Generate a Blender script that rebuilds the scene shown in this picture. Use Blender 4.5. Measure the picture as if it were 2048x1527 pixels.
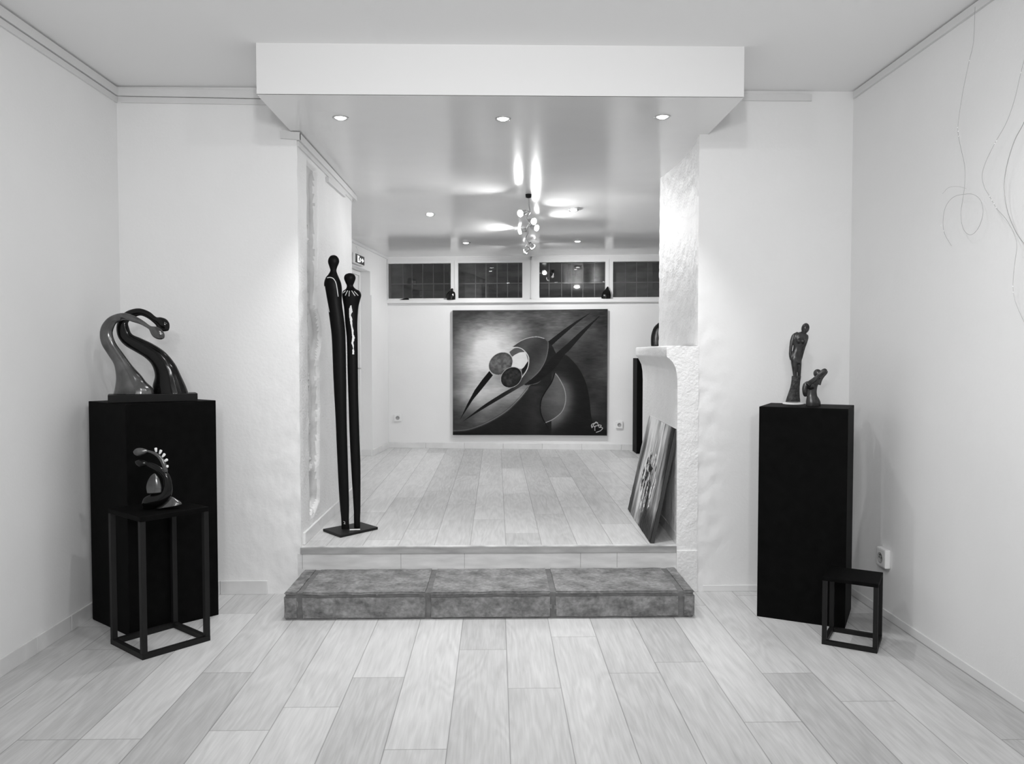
import bpy, bmesh, math, random
import numpy as np
from mathutils import Vector, Matrix, noise
from mathutils.bvhtree import BVHTree

for o in list(bpy.data.objects):
    bpy.data.objects.remove(o)
S = bpy.context.scene
C = S.collection
PI = math.pi

# ------------------------------------------------------------------ camera
F, YAW, PIT = 1600.0, math.radians(1.15), math.radians(2.1)
CAM = Vector((0, 0, 1.5))
cd = bpy.data.cameras.new('camera')
cam = bpy.data.objects.new('camera', cd)
C.objects.link(cam)
cam.location = CAM
cam.rotation_euler = (PI / 2 - PIT, 0, -YAW)
cd.sensor_width = 36
cd.lens = 36 * F / 2048
cd.clip_start = 0.05
S.camera = cam
S.view_settings.view_transform = 'Standard'
S.view_settings.look = 'None'
S.view_settings.gamma = 1
S.view_settings.use_curve_mapping = False
S.view_settings.exposure = 0.0

# ------------------------------------------------------------------ world (night sky, faint)
w = bpy.data.worlds.new('night')
S.world = w
w.use_nodes = True
w.node_tree.nodes['Background'].inputs[0].default_value = (1, 1, 1, 1)
w.node_tree.nodes['Background'].inputs[1].default_value = 0.10


def light(kind, loc, target, power, size=0.05, cone=None, blend=0.6, spread=None):
    ld = bpy.data.lights.new('lamp_or_fill', kind)
    ld.energy = power
    if kind == 'AREA':
        ld.shape = 'DISK'
        ld.size = size
        if spread: ld.spread = math.radians(spread)
    else:
        ld.shadow_soft_size = size
    if kind == 'SPOT':
        ld.spot_size = math.radians(cone)
        ld.spot_blend = blend
    o = bpy.data.objects.new('lamp_or_fill', ld)
    C.objects.link(o)
    o.location = loc
    if target is not None:
        o.rotation_euler = (Vector(target) - Vector(loc)).to_track_quat('-Z', 'Y').to_euler()
    return o


# lamps of the front room, in its ceiling out of view; the lower fill lights are added
for (x, y, tx, ty, tz, p) in [(0.62, 2.2, 0.3, 3.0, 0, 15), (-0.62, 2.2, -0.3, 3.0, 0, 15),
                              (0.0, 0.5, 0.0, 1.6, 0.0, 12)]:
    light('AREA', (x, y, 3.09), (tx, ty, tz), p, 0.12)
light('POINT', (0.0, 0.2, 2.3), None, 34, 0.12)  # added fill light hanging free, no real fitting
for x in (0.35, -0.35):
    light('SPOT', (x, -0.8, 2.35), (x * .5, 5, 1.85), 125, 0.12, 75, 1.0)  # added unseen spots lighting the room ahead, weaker towards the corners
light('SPOT', (0.4, 1.8, 3.04), (2.2, 2.95, 1.6), 52, 0.04, 58, 1.0)
# passage downlights
for (x, y) in [(-0.889, 4.655), (0.042, 4.656), (0.951, 4.60)]:
    light('SPOT', (x, y, 2.825), (x, y, 0), 75, 0.03, 78, 1.0)

# ------------------------------------------------------------------ helpers


def ray(px, py):
    a, b = (px - 1024) / F, (763.5 - py) / F
    c, s = math.cos(PIT), math.sin(PIT)
    v = (a, c + b * s, -s + b * c)
    c, s = math.cos(YAW), math.sin(YAW)
    return Vector((v[0] * c + v[1] * s, -v[0] * s + v[1] * c, v[2]))


def ony(px, py, y): r = ray(px, py); return CAM + r * (y / r.y)
def onx(px, py, x): r = ray(px, py); return CAM + r * (x / r.x)
def onz(px, py, z): r = ray(px, py); return CAM + r * ((z - CAM.z) / r.z)


def mat(name, v=0.5, rough=0.5, metal=0.0, emit=0.0, spec=0.5, coat=0.0):
    m = bpy.data.materials.new(name)
    m.use_nodes = True
    b = m.node_tree.nodes['Principled BSDF']
    b.inputs['Base Color'].default_value = (v, v, v, 1)
    b.inputs['Roughness'].default_value = rough
    b.inputs['Metallic'].default_value = metal
    b.inputs['Specular IOR Level'].default_value = spec
    b.inputs['Coat Weight'].default_value = coat
    if emit:
        b.inputs['Emission Color'].default_value = (1, 1, 1, 1)
        b.inputs['Emission Strength'].default_value = emit
    return m


def nd(m, t, **kw):
    n = m.node_tree.nodes.new(t)
    for k, v in kw.items():
        if k in n.inputs: n.inputs[k].default_value = v
        else: setattr(n, k, v)
    return n


def lk(m, a, b): m.node_tree.links.new(a, b)


def bump_noise(m, scale, strength, dist=0.01, detail=4, stretch=None, mask=None):
    b = m.node_tree.nodes['Principled BSDF']
    tc = nd(m, 'ShaderNodeNewGeometry')
    src = tc.outputs['Position']
    if stretch:
        mp = nd(m, 'ShaderNodeMapping'); mp.inputs['Scale'].default_value = stretch
        lk(m, src, mp.inputs['Vector']); src = mp.outputs[0]
    n = nd(m, 'ShaderNodeTexNoise'); n.inputs['Scale'].default_value = scale; n.inputs['Detail'].default_value = detail
    lk(m, src, n.inputs['Vector'])
    bp = nd(m, 'ShaderNodeBump'); bp.inputs['Strength'].default_value = strength; bp.inputs['Distance'].default_value = dist
    lk(m, n.outputs['Fac'], bp.inputs['Height'])
    lk(m, bp.outputs['Normal'], b.inputs['Normal'])
    return m


def vary(m, lo, hi, scale, detail=5, stretch=None, rlo=None, rhi=None, dist=0.0):
    """base colour between two greys by noise"""
    b = m.node_tree.nodes['Principled BSDF']
    tc = nd(m, 'ShaderNodeNewGeometry'); src = tc.outputs['Position']
    if stretch:
        mp = nd(m, 'ShaderNodeMapping'); mp.inputs['Scale'].default_value = stretch
        lk(m, src, mp.inputs['Vector']); src = mp.outputs[0]
    n = nd(m, 'ShaderNodeTexNoise'); n.inputs['Scale'].default_value = scale; n.inputs['Detail'].default_value = detail
    n.inputs['Distortion'].default_value = dist
    lk(m, src, n.inputs['Vector'])
    r = nd(m, 'ShaderNodeMapRange'); r.inputs['From Min'].default_value = 0.3; r.inputs['From Max'].default_value = 0.7
    r.inputs['To Min'].default_value = lo; r.inputs['To Max'].default_value = hi
    lk(m, n.outputs['Fac'], r.inputs['Value'])
    cc = nd(m, 'ShaderNodeCombineColor')
    for i in range(3): lk(m, r.outputs[0], cc.inputs[i])
    lk(m, cc.outputs[0], b.inputs['Base Color'])
    return m


# ------------------------------------------------------------------ materials
M = {}
M['wall'] = bump_noise(vary(mat('white_plaster', 0.8, 0.75, spec=0.2), 0.83, 0.87, 1.2), 60, 0.25, 0.004)
M['wall_far'] = bump_noise(vary(mat('white_painted_wall', 0.8, 0.7, spec=0.25), 0.83, 0.87, 1.5), 45, 0.15, 0.004)
M['rough'] = bump_noise(vary(mat('rough_plaster', 0.82, 0.5, spec=0.4), 0.80, 0.86, 3), 60, 0.6, 0.009, 7)
M['ceil'] = bump_noise(mat('matt_ceiling', 0.91, 0.8, spec=0.2), 50, 0.08, 0.003)
M['gloss'] = bump_noise(mat('lacquered_ceiling', 0.81, 0.17, spec=0.55), 1.6, 0.10, 0.05, 2)
M['trimw'] = mat('white_trim', 0.80, 0.45)
M['railp'] = mat('rail_paint', 0.72, 0.45)
M['tile'] = vary(mat('skirting_tile', 0.78, 0.3), 0.72, 0.8, 8)
M['black'] = vary(mat('black_paint', 0.003, 0.6, spec=0.05), 0.002, 0.004, 20)
M['blackmetal'] = mat('black_steel', 0.010, 0.5, spec=0.2)
M['figure'] = bump_noise(mat('black_figure', 0.004, 0.4, spec=0.12), 30, 0.2, 0.004)
M['inlay'] = mat('white_inlay', 0.85, 0.4)
M['silver'] = vary(mat('silver_patina', 0.3, 0.2, metal=0.75), 0.07, 0.17, 12)
M['darkbronze'] = mat('dark_bronze', 0.004, 0.14, metal=0.0, spec=0.3)
M['bronze'] = vary(mat('grey_bronze', 0.15, 0.27, metal=0.6), 0.025, 0.085, 30)
M['roughbronze'] = bump_noise(vary(mat('rough_bronze', 0.08, 0.5, metal=0.4), 0.015, 0.075, 60), 120, 1.0, 0.006)
M['plastic'] = mat('white_plastic', 0.82, 0.3)
M['hole'] = mat('socket_hole', 0.03, 0.5)
M['chrome'] = mat('brushed_steel', 0.55, 0.3, metal=1.0)
M['bulb'] = mat('lit_bulb', 1, 0.5, emit=14)
M['bulbdim'] = mat('lit_lamp_face', 1, 0.5, emit=6)
M['frame'] = mat('window_frame_white', 0.78, 0.4)
M['nosing'] = vary(mat('step_nosing', 0.4, 0.35), 0.30, 0.46, 6, stretch=(1, 4, 4))
M['wire'] = mat('thin_wire', 0.45, 0.4, metal=0.5)
M['bead'] = mat('glass_bead', 0.9, 0.1, spec=0.8)
M['grid'] = mat('iron_grid', 0.35, 0.6)
M['facade'] = bump_noise(vary(mat('night_facade', 0.2, 0.8), 0.12, 0.3, 2.5, stretch=(1, 1, 3)), 10, 0.3)
M['canvas_edge'] = mat('canvas_edge', 0.03, 0.6)
M['canvas_white'] = mat('canvas_side_white', 0.7, 0.6)
M['exitsign'] = mat('exit_sign_panel', 0.03, 0.4)

# stone step material: mottled grey stone slabs
m = mat('stone', 0.2, 0.75, spec=0.3)
b = m.node_tree.nodes['Principled BSDF']
g = nd(m, 'ShaderNodeNewGeometry')
mp = nd(m, 'ShaderNodeMapping'); mp.inputs['Scale'].default_value = (1, 1, 1.6)
lk(m, g.outputs['Position'], mp.inputs['Vector'])
n1 = nd(m, 'ShaderNodeTexNoise'); n1.inputs['Scale'].default_value = 9; n1.inputs['Detail'].default_value = 9; n1.inputs['Roughness'].default_value = 0.68
lk(m, mp.outputs[0], n1.inputs['Vector'])
n2 = nd(m, 'ShaderNodeTexNoise'); n2.inputs['Scale'].default_value = 45; n2.inputs['Detail'].default_value = 5
lk(m, g.outputs['Position'], n2.inputs['Vector'])
r1 = nd(m, 'ShaderNodeMapRange'); r1.inputs['From Min'].default_value = .3; r1.inputs['From Max'].default_value = .7
r1.inputs['To Min'].default_value = .08; r1.inputs['To Max'].default_value = .31
lk(m, n1.outputs['Fac'], r1.inputs['Value'])
r2 = nd(m, 'ShaderNodeMapRange'); r2.inputs['From Min'].default_value = .3; r2.inputs['From Max'].default_value = .7
r2.inputs['To Min'].default_value = .75; r2.inputs['To Max'].default_value = 1.25
lk(m, n2.outputs['Fac'], r2.inputs['Value'])
mu = nd(m, 'ShaderNodeMath', operation='MULTIPLY'); lk(m, r1.outputs[0], mu.inputs[0]); lk(m, r2.outputs[0], mu.inputs[1])
cc = nd(m, 'ShaderNodeCombineColor')
for i in range(3): lk(m, mu.outputs[0], cc.inputs[i])
lk(m, cc.outputs[0], b.inputs['Base Color'])
bp = nd(m, 'ShaderNodeBump'); bp.inputs['Strength'].default_value = 0.7; bp.inputs['Distance'].default_value = 0.012
lk(m, n1.outputs['Fac'], bp.inputs['Height'])
bp2 = nd(m, 'ShaderNodeBump'); bp2.inputs['Strength'].default_value = 0.4; bp2.inputs['Distance'].default_value = 0.004
lk(m, n2.outputs['Fac'], bp2.inputs['Height']); lk(m, bp.outputs[0], bp2.inputs['Normal'])
lk(m, bp2.outputs[0], b.inputs['Normal'])
M['stone'] = m
M['mortar'] = bump_noise(vary(mat('mortar', 0.13, 0.85), 0.10, 0.17, 20), 60, 0.6, 0.006)

# plank floor: UV = metres inside the plank, attributes tone / seed per plank, size
m = mat('plank_floor', 0.6, 0.38, spec=0.4)
b = m.node_tree.nodes['Principled BSDF']
at = nd(m, 'ShaderNodeAttribute'); at.attribute_name = 'tone'
uv = nd(m, 'ShaderNodeAttribute'); uv.attribute_name = 'plank'     # (u metres, v metres, edge distance)
sp = nd(m, 'ShaderNodeSeparateColor'); lk(m, at.outputs['Color'], sp.inputs[0])
gm = nd(m, 'ShaderNodeNewGeometry')
off = nd(m, 'ShaderNodeCombineXYZ')
ml = nd(m, 'ShaderNodeMath', operation='MULTIPLY'); ml.inputs[1].default_value = 37.0; lk(m, sp.outputs[1], ml.inputs[0])
ml2 = nd(m, 'ShaderNodeMath', operation='MULTIPLY'); ml2.inputs[1].default_value = 53.0; lk(m, sp.outputs[2], ml2.inputs[0])
lk(m, ml.outputs[0], off.inputs[0]); lk(m, ml2.outputs[0], off.inputs[1])
ad = nd(m, 'ShaderNodeVectorMath', operation='ADD'); lk(m, gm.outputs['Position'], ad.inputs[0]); lk(m, off.outputs[0], ad.inputs[1])
mp = nd(m, 'ShaderNodeMapping'); mp.inputs['Scale'].default_value = (7, 1.1, 1); lk(m, ad.outputs[0], mp.inputs['Vector'])
nw = nd(m, 'ShaderNodeTexNoise'); nw.inputs['Scale'].default_value = 0.8; nw.inputs['Detail'].default_value = 2; nw.inputs['Distortion'].default_value = 0.4
lk(m, mp.outputs[0], nw.inputs['Vector'])
wm = nd(m, 'ShaderNodeMath', operation='MULTIPLY'); wm.inputs[1].default_value = 60; lk(m, nw.outputs['Fac'], wm.inputs[0])
sn = nd(m, 'ShaderNodeMath', operation='SINE'); lk(m, wm.outputs[0], sn.inputs[0])
mp2 = nd(m, 'ShaderNodeMapping'); mp2.inputs['Scale'].default_value = (90, 5, 1); lk(m, ad.outputs[0], mp2.inputs['Vector'])
nf = nd(m, 'ShaderNodeTexNoise'); nf.inputs['Scale'].default_value = 1; nf.inputs['Detail'].default_value = 5; nf.inputs['Distortion'].default_value = 0.6
lk(m, mp2.outputs[0], nf.inputs['Vector'])
mp3 = nd(m, 'ShaderNodeMapping'); mp3.inputs['Scale'].default_value = (6, 1.5, 1); lk(m, ad.outputs[0], mp3.inputs['Vector'])
nb = nd(m, 'ShaderNodeTexNoise'); nb.inputs['Scale'].default_value = 1.3; nb.inputs['Detail'].default_value = 3
lk(m, mp3.outputs[0], nb.inputs['Vector'])
def mathn(op, a, c):
    x = nd(m, 'ShaderNodeMath', operation=op)
    for i, q in enumerate((a, c)):
        if isinstance(q, (int, float)): x.inputs[i].default_value = q
        else: lk(m, q, x.inputs[i])
    return x.outputs[0]
tone = mathn('MULTIPLY_ADD', sp.outputs[0], 0.14); m.node_tree.nodes[-1].inputs[2].default_value = 0.485
grain = mathn('MULTIPLY', sn.outputs[0], 0.024)
fine = mathn('MULTIPLY', mathn('SUBTRACT', nf.outputs['Fac'], 0.5), 0.24)
broad = mathn('MULTIPLY', mathn('SUBTRACT', nb.outputs['Fac'], 0.5), 0.16)
val = mathn('ADD', mathn('ADD', tone, grain), mathn('ADD', fine, broad))
spu = nd(m, 'ShaderNodeSeparateXYZ'); lk(m, uv.outputs['Vector'], spu.inputs[0])
# distance to long edge / short edge
ex = mathn('MINIMUM', spu.outputs[0], mathn('SUBTRACT', 0.231, spu.outputs[0]))
line = nd(m, 'ShaderNodeMapRange'); line.inputs['From Min'].default_value = 0.0012; line.inputs['From Max'].default_value = 0.0030
line.inputs['To Min'].default_value = 0.55; line.inputs['To Max'].default_value = 1
lk(m, spu.outputs[2], line.inputs['Value'])
val = mathn('MULTIPLY', val, line.outputs[0])
cc = nd(m, 'ShaderNodeCombineColor')
for i in range(3): lk(m, val, cc.inputs[i])
lk(m, cc.outputs[0], b.inputs['Base Color'])
bp = nd(m, 'ShaderNodeBump'); bp.inputs['Strength'].default_value = 0.08; bp.inputs['Distance'].default_value = 0.002
lk(m, nf.outputs['Fac'], bp.inputs['Height']); lk(m, bp.outputs[0], b.inputs['Normal'])
M['plank'] = m

# window glass: mostly clear, mirrors the lit room
m = bpy.data.materials.new('window_glass'); m.use_nodes = True
nt = m.node_tree; nt.nodes.clear()
out = nt.nodes.new('ShaderNodeOutputMaterial'); mx = nt.nodes.new('ShaderNodeMixShader')
tr = nt.nodes.new('ShaderNodeBsdfTransparent'); tr.inputs[0].default_value = (.85, .85, .85, 1)
gl = nt.nodes.new('ShaderNodeBsdfGlossy'); gl.inputs['Roughness'].default_value = 0.02
fr = nt.nodes.new('ShaderNodeFresnel'); fr.inputs[0].default_value = 1.6
nt.links.new(fr.outputs[0], mx.inputs[0]); nt.links.new(tr.outputs[0], mx.inputs[1]); nt.links.new(gl.outputs[0], mx.inputs[2])
nt.links.new(mx.outputs[0], out.inputs[0])
M['glass'] = m


# ------------------------------------------------------------------ mesh helpers
def mk(name, bm, material, parent=None, smooth=False):
    me = bpy.data.meshes.new(name)
    bm.to_mesh(me); bm.free()
    o = bpy.data.objects.new(name, me)
    C.objects.link(o)
    for q in (material if isinstance(material, (list, tuple)) else [material]):
        me.materials.append(q)
    if smooth:
        for p in me.polygons: p.use_smooth = True
    if parent is not None:
        o.parent = parent
        o.matrix_parent_inverse = parent.matrix_world.inverted() if parent.type != 'EMPTY' else Matrix.Translation(parent.location).inverted()
    return o


def tag(o, label, cat, group=None):
    o['label'] = label; o['category'] = cat
    if group: o['group'] = group
    return o


def thing(name, loc, label, cat, group=None):
    o = bpy.data.objects.new(name, None); C.objects.link(o)
    o.location = loc; o.empty_display_size = 0.05
    return tag(o, label, cat, group)


def struct(o):
    o['kind'] = 'structure'
    return o


def prism(bm, poly, z0, z1, mi=0):
    """vertical prism over xy polygon"""
    a = [bm.verts.new((p[0], p[1], z0)) for p in poly]
    t = [bm.verts.new((p[0], p[1], z1)) for p in poly]
    n = len(poly)
    fs = [bm.faces.new(a[::-1]), bm.faces.new(t)]
    for i in range(n):
        fs.append(bm.faces.new((a[i], a[(i + 1) % n], t[(i + 1) % n], t[i])))
    for f in fs: f.material_index = mi
    return fs


def box(bm, x0, y0, z0, x1, y1, z1, mi=0):
    return prism(bm, [(x0, y0), (x1, y0), (x1, y1), (x0, y1)], z0, z1, mi)


def obox(bm, c, ux, uy, uz, hx, hy, hz, mi=0):
    """oriented box, centre c, unit axes, half sizes"""
    c, ux, uy, uz = map(Vector, (c, ux, uy, uz))
    v = [bm.verts.new(c + ux * (sx * hx) + uy * (sy * hy) + uz * (sz * hz)) for sz in (-1, 1) for sx, sy in ((-1, -1), (1, -1), (1, 1), (-1, 1))]
    for q in ((3, 2, 1, 0), (4, 5, 6, 7), (0, 1, 5, 4), (1, 2, 6, 5), (2, 3, 7, 6), (3, 0, 4, 7)):
        f = bm.faces.new([v[i] for i in q]); f.material_index = mi


def bevel(bm, w, seg=2):
    bmesh.ops.recalc_face_normals(bm, faces=bm.faces)
    bmesh.ops.bevel(bm, geom=list(bm.edges), offset=w, segments=seg, affect='EDGES', profile=0.6)


def lathe(bm, prof, c, axis=(0, 0, 1), n=24, mi=0):
    """prof = [(r, h)] along axis from c"""
    q = Vector((0, 0, 1)).rotation_difference(Vector(axis).normalized())
    rings = []
    for r, h in prof:
        rings.append([bm.verts.new(Vector(c) + q @ Vector((max(r, 1e-5) * math.cos(2 * PI * i / n), max(r, 1e-5) * math.sin(2 * PI * i / n), h))) for i in range(n)])
    for a, b_ in zip(rings, rings[1:]):
        for i in range(n):
            f = bm.faces.new((a[i], a[(i + 1) % n], b_[(i + 1) % n], b_[i])); f.material_index = mi; f.smooth = True
    f = bm.faces.new(rings[0][::-1]); f.material_index = mi
    f = bm.faces.new(rings[-1]); f.material_index = mi


def cr(pts, sub):
    """Catmull-Rom through tuples"""
    P = [np.array(p, float) for p in pts]
    P = [2 * P[0] - P[1]] + P + [2 * P[-1] - P[-2]]
    out = []
    for i in range(1, len(P) - 2):
        for k in range(sub):
            t = k / sub
            a, b_, c, d = P[i - 1], P[i], P[i + 1], P[i + 2]
            out.append(0.5 * (2 * b_ + (c - a) * t + (2 * a - 5 * b_ + 4 * c - d) * t * t + (3 * b_ - a - 3 * c + d) * t ** 3))
    out.append(P[-2])
    return out


def tube(bm, pts, r, n=8, sub=6, closed=False):
    P = [Vector(p) for p in (cr(pts, sub) if sub > 1 else pts)]
    prev = None; rings = []
    up = Vector((0.13, 0.2, 1)).normalized()
    for i, p in enumerate(P):
        t = (P[min(i + 1, len(P) - 1)] - P[max(i - 1, 0)]).normalized()
        if prev is None:
            a = t.cross(up).normalized()
        else:
            a = (prev - t * prev.dot(t)).normalized()
        prev = a; c = t.cross(a)
        rr = r if not callable(r) else r(i / (len(P) - 1))
        rings.append([bm.verts.new(p + (a * math.cos(2 * PI * k / n) + c * math.sin(2 * PI * k / n)) * rr) for k in range(n)])
    for A_, B_ in zip(rings, rings[1:]):
        for k in range(n):
            f = bm.faces.new((A_[k], A_[(k + 1) % n], B_[(k + 1) % n], B_[k])); f.smooth = True
    bm.faces.new(rings[0][::-1]); bm.faces.new(rings[-1])


def body(bm, entries, Y, org, sc, df=0.8, sub=5, n=20, doff=None):
    """swept solid whose outline follows (lx,ly,rx,ry) pairs or (cx,cy,r) triples given on the view of the piece;
    it stands at distance Y and has real depth df*width. doff = depth offset per entry."""
    e2 = []
    pts = [((e[0] + e[2]) / 2, (e[1] + e[3]) / 2) if len(e) == 4 else (e[0], e[1]) for e in entries]
    for i, e in enumerate(entries):
        cx, cy = pts[i]
        if len(e) == 4:
            dx, dy = (e[2] - e[0]) / 2, (e[3] - e[1]) / 2
        else:
            a, b_ = pts[max(i - 1, 0)], pts[min(i + 1, len(pts) - 1)]
            tx, ty = b_[0] - a[0], b_[1] - a[1]
            L = math.hypot(tx, ty)
            dx, dy = -ty / L * e[2], tx / L * e[2]
        if e2:
            if dx * e2[-1][2] + dy * e2[-1][3] < 0: dx, dy = -dx, -dy
        e2.append([cx, cy, dx, dy, (doff[i] if doff else 0.0)])
    S_ = cr(e2, sub)
    rings = []
    for cx, cy, dx, dy, do in S_:
        y = Y + do
        c = ony(org[0] + cx / sc, org[1] + cy / sc, y)
        a = ony(org[0] + (cx + dx) / sc, org[1] + (cy + dy) / sc, y) - c
        d = Vector((0, 1, 0)) * a.length * df
        rings.append([bm.verts.new(c + a * math.cos(2 * PI * k / n) + d * math.sin(2 * PI * k / n)) for k in range(n)])
    for A_, B_ in zip(rings, rings[1:]):
        for k in range(n):
            f = bm.faces.new((A_[k], A_[(k + 1) % n], B_[(k + 1) % n], B_[k])); f.smooth = True
    bm.faces.new(rings[0][::-1]); bm.faces.new(rings[-1])


def ell(bm, cx, cy, rx, ry, ang, Y, org, sc, df=0.85, doff=0.0):
    """ellipsoid given on the view"""
    c = ony(org[0] + cx / sc, org[1] + cy / sc, Y + doff)
    s = (Y + doff) / F / sc
    mt = Matrix.Translation(c) @ Matrix.Rotation(math.radians(ang), 4, 'Y') @ Matrix.Diagonal((rx * s, min(rx, ry) * s * df / 0.85, ry * s, 1))
    bmesh.ops.create_uvsphere(bm, u_segments=20, v_segments=14, radius=1, matrix=mt)


def fuse(o, vox):
    md = o.modifiers.new('fuse', 'REMESH'); md.mode = 'VOXEL'; md.voxel_size = vox; md.use_smooth_shade = True
    sm = o.modifiers.new('soft', 'SMOOTH'); sm.iterations = 4; sm.factor = 0.5
    return o


def surf_pt(bvh, px, py, lift=0.0):
    r = ray(px, py).normalized()
    h = bvh.ray_cast(CAM, r)
    return None if h[0] is None else h[0] - r * lift


def grid(bm, fn, nu, nv, mi=0, smooth=True):
    V = [[bm.verts.new(fn(i / nu, j / nv)) for j in range(nv + 1)] for i in range(nu + 1)]
    for i in range(nu):
        for j in range(nv):
            f = bm.faces.new((V[i][j], V[i + 1][j], V[i + 1][j + 1], V[i][j + 1])); f.smooth = smooth; f.material_index = mi


# ================================================================== SETTING
XL, XR, YW, ZC = -2.30, 2.21, 4.96, 3.11      # front room
XJ = -1.213                                   # left jamb
ZU, ZS = 0.295, 0.155                         # upper floor, stone step top
ZP = 2.845                                    # passage ceiling
YB = -2.2                                     # rear of the front room
AX, AY = -1.374, 10.137                       # far room: left corner of its window wall
TH = math.radians(-5.92)
UX = Vector((math.cos(TH), math.sin(TH), 0)); UY = Vector((-math.sin(TH), math.cos(TH), 0))


def bk(u, v, z): return Vector((AX, AY, 0)) + UX * u + UY * v + Vector((0, 0, z))


def onbk(px, py, v=0.0):
    """point seen on a plane parallel to the window wall"""
    r = ray(px, py); P0 = bk(0, v, 0)
    return CAM + r * ((P0 - CAM).dot(UY) / r.dot(UY))


def onlf(px, py, u=0.0):
    """point seen on a plane parallel to the far room's left wall"""
    r = ray(px, py); P0 = bk(u, 0, 0)
    return CAM + r * ((P0 - CAM).dot(UX) / r.dot(UX))


def bkbox(bm, u0, v0, z0, u1, v1, z1, mi=0):
    c = bk((u0 + u1) / 2, (v0 + v1) / 2, (z0 + z1) / 2)
    obox(bm, c, UX, UY, (0, 0, 1), abs(u1 - u0) / 2, abs(v1 - v0) / 2, abs(z1 - z0) / 2, mi)


# plank floors -------------------------------------------------------
def planks(name, x0, w_, L, rows, y0, y1, z, known, clip=None):
    """one floor mesh of planks; each row's joints are at known[row] + k*L"""
    rnd = random.Random(5)
    verts, faces, tone, pl = [], [], [], []
    for r in rows:
        xa, xb = x0 + r * w_, x0 + (r + 1) * w_
        j0 = known.get(r, rnd.uniform(0, L))
        k = math.floor((y0 - j0) / L)
        while j0 + k * L < y1:
            ya, yb = max(y0, j0 + k * L), min(y1, j0 + (k + 1) * L)
            t = (rnd.random(), rnd.random(), rnd.random())
            if yb > ya + 1e-4:
                # inner quad and thin border so the edge distance interpolates
                e = 0.004
                i0 = len(verts)
                xs = [xa, xa + e, xb - e, xb]; ys = [ya, min(ya + e, yb), max(yb - e, ya), yb]
                for jj in range(4):
                    for ii in range(4):
                        verts.append((xs[ii], ys[jj], z))
                        pl.append((xs[ii] - xa, ys[jj] - ya, 0.0 if ii in (0, 3) or (jj in (0, 3)) else e))
                for jj in range(3):
                    for ii in range(3):
                        a = i0 + jj * 4 + ii
                        faces.append((a, a + 1, a + 5, a + 4)); tone.append(t)
            k += 1
    me = bpy.data.meshes.new(name); me.from_pydata(verts, [], faces)
    ca = me.attributes.new('tone', 'FLOAT_COLOR', 'FACE')
    ca.data.foreach_set('color', [c for t in tone for c in (t[0], t[1], t[2], 1)])
    va = me.attributes.new('plank', 'FLOAT_VECTOR', 'POINT')
    va.data.foreach_set('vector', [c for p in pl for c in p])
    me.materials.append(M['plank'])
    o = bpy.data.objects.new(name, me); C.objects.link(o)
    return struct(o)


WL, LL = 0.2385, 1.5
def yf(py, z): return onz(1010, py, z).y
kn = {0: yf(1376, 0), -1: yf(1298, 0), 1: yf(1273.6, 0), -2: yf(1496, 0), -3: yf(1352, 0), 3: yf(1326, 0), -4: yf(1410, 0), 2: yf(1470, 0) - .9,
      4: yf(1448, 0), 5: yf(1350, 0), 6: yf(1408, 0), 7: yf(1296, 0), -5: yf(1455, 0), -6: yf(1340, 0), -7: yf(1470, 0), 8: yf(1488, 0)}
X0L = onz(1011, 1240, 0).x
planks('floor', X0L, WL, LL, range(-11, 10), YB - 0.1, YW + 0.08, 0.0, kn)
X0U = onz(1011.7, 1088, ZU).x
ku = {0: yf(1066, ZU), -1: yf(1038, ZU), -2: yf(1008, ZU), -3: yf(1057, ZU), -4: yf(994, ZU), 1: yf(1028, ZU), 2: yf(1014, ZU), 3: yf(1048, ZU),
      -5: yf(1023, ZU), -6: yf(1079, ZU), 4: yf(1000, ZU)}
planks('floor_upper', X0U, 0.2243, 1.5, range(-16, 20), YW + 0.01, 10.6, ZU, ku)

# front room shell -----------------------------------------------------
bm = bmesh.new(); box(bm, XL - .12, YB, 0, XL, YW + 1.84, ZC + .1)
struct(mk('wall_left', bm, M['wall']))
bm = bmesh.new(); box(bm, XR, YB, 0, XR + .12, YW + 1.3, ZC + .1)
struct(mk('wall_right', bm, M['wall']))
bm = bmesh.new(); box(bm, XL - .12, YB - .12, 0, XR + .12, YB, ZC + .1)
struct(mk('wall_rear', bm, M['wall']))
bm = bmesh.new(); box(bm, XL - .12, YB - .12, ZC, XR + .12, YW + .06, ZC + .1)
struct(mk('ceiling', bm, M['ceil']))
# dropped beam over the opening
YBM = 4.25
bm = bmesh.new(); box(bm, -1.247, YBM, ZP + .003, 1.31, YW + .06, ZC + .005)
struct(mk('ceiling_beam', bm, mat('beam_paint', .74, .8, spec=.2)))


# passage and far-room ceiling, one lacquered sheet
def zc_at(y):
    if y < 6.85: return ZP
    if y > 8.45: return 2.70
    t = (y - 6.85) / 1.6; t = t * t * (3 - 2 * t) * .5 + t * .5
    return ZP + (2.70 - ZP) * t


bm = bmesh.new()
grid(bm, lambda s, t: Vector((-3.3 + 7.0 * s, YW + .01 + 5.8 * t, zc_at(YW + .01 + 5.8 * t))), 4, 60)
grid(bm, lambda s, t: Vector((-1.247 + 2.557 * s, YBM + (YW + .01 - YBM) * t, ZP)), 4, 4)
bmesh.ops.reverse_faces(bm, faces=bm.faces)
struct(mk('ceiling_far', bm, M['gloss']))


def nz(x, y, z, s): return noise.noise(Vector((x * s, y * s, z * s)))


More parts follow.
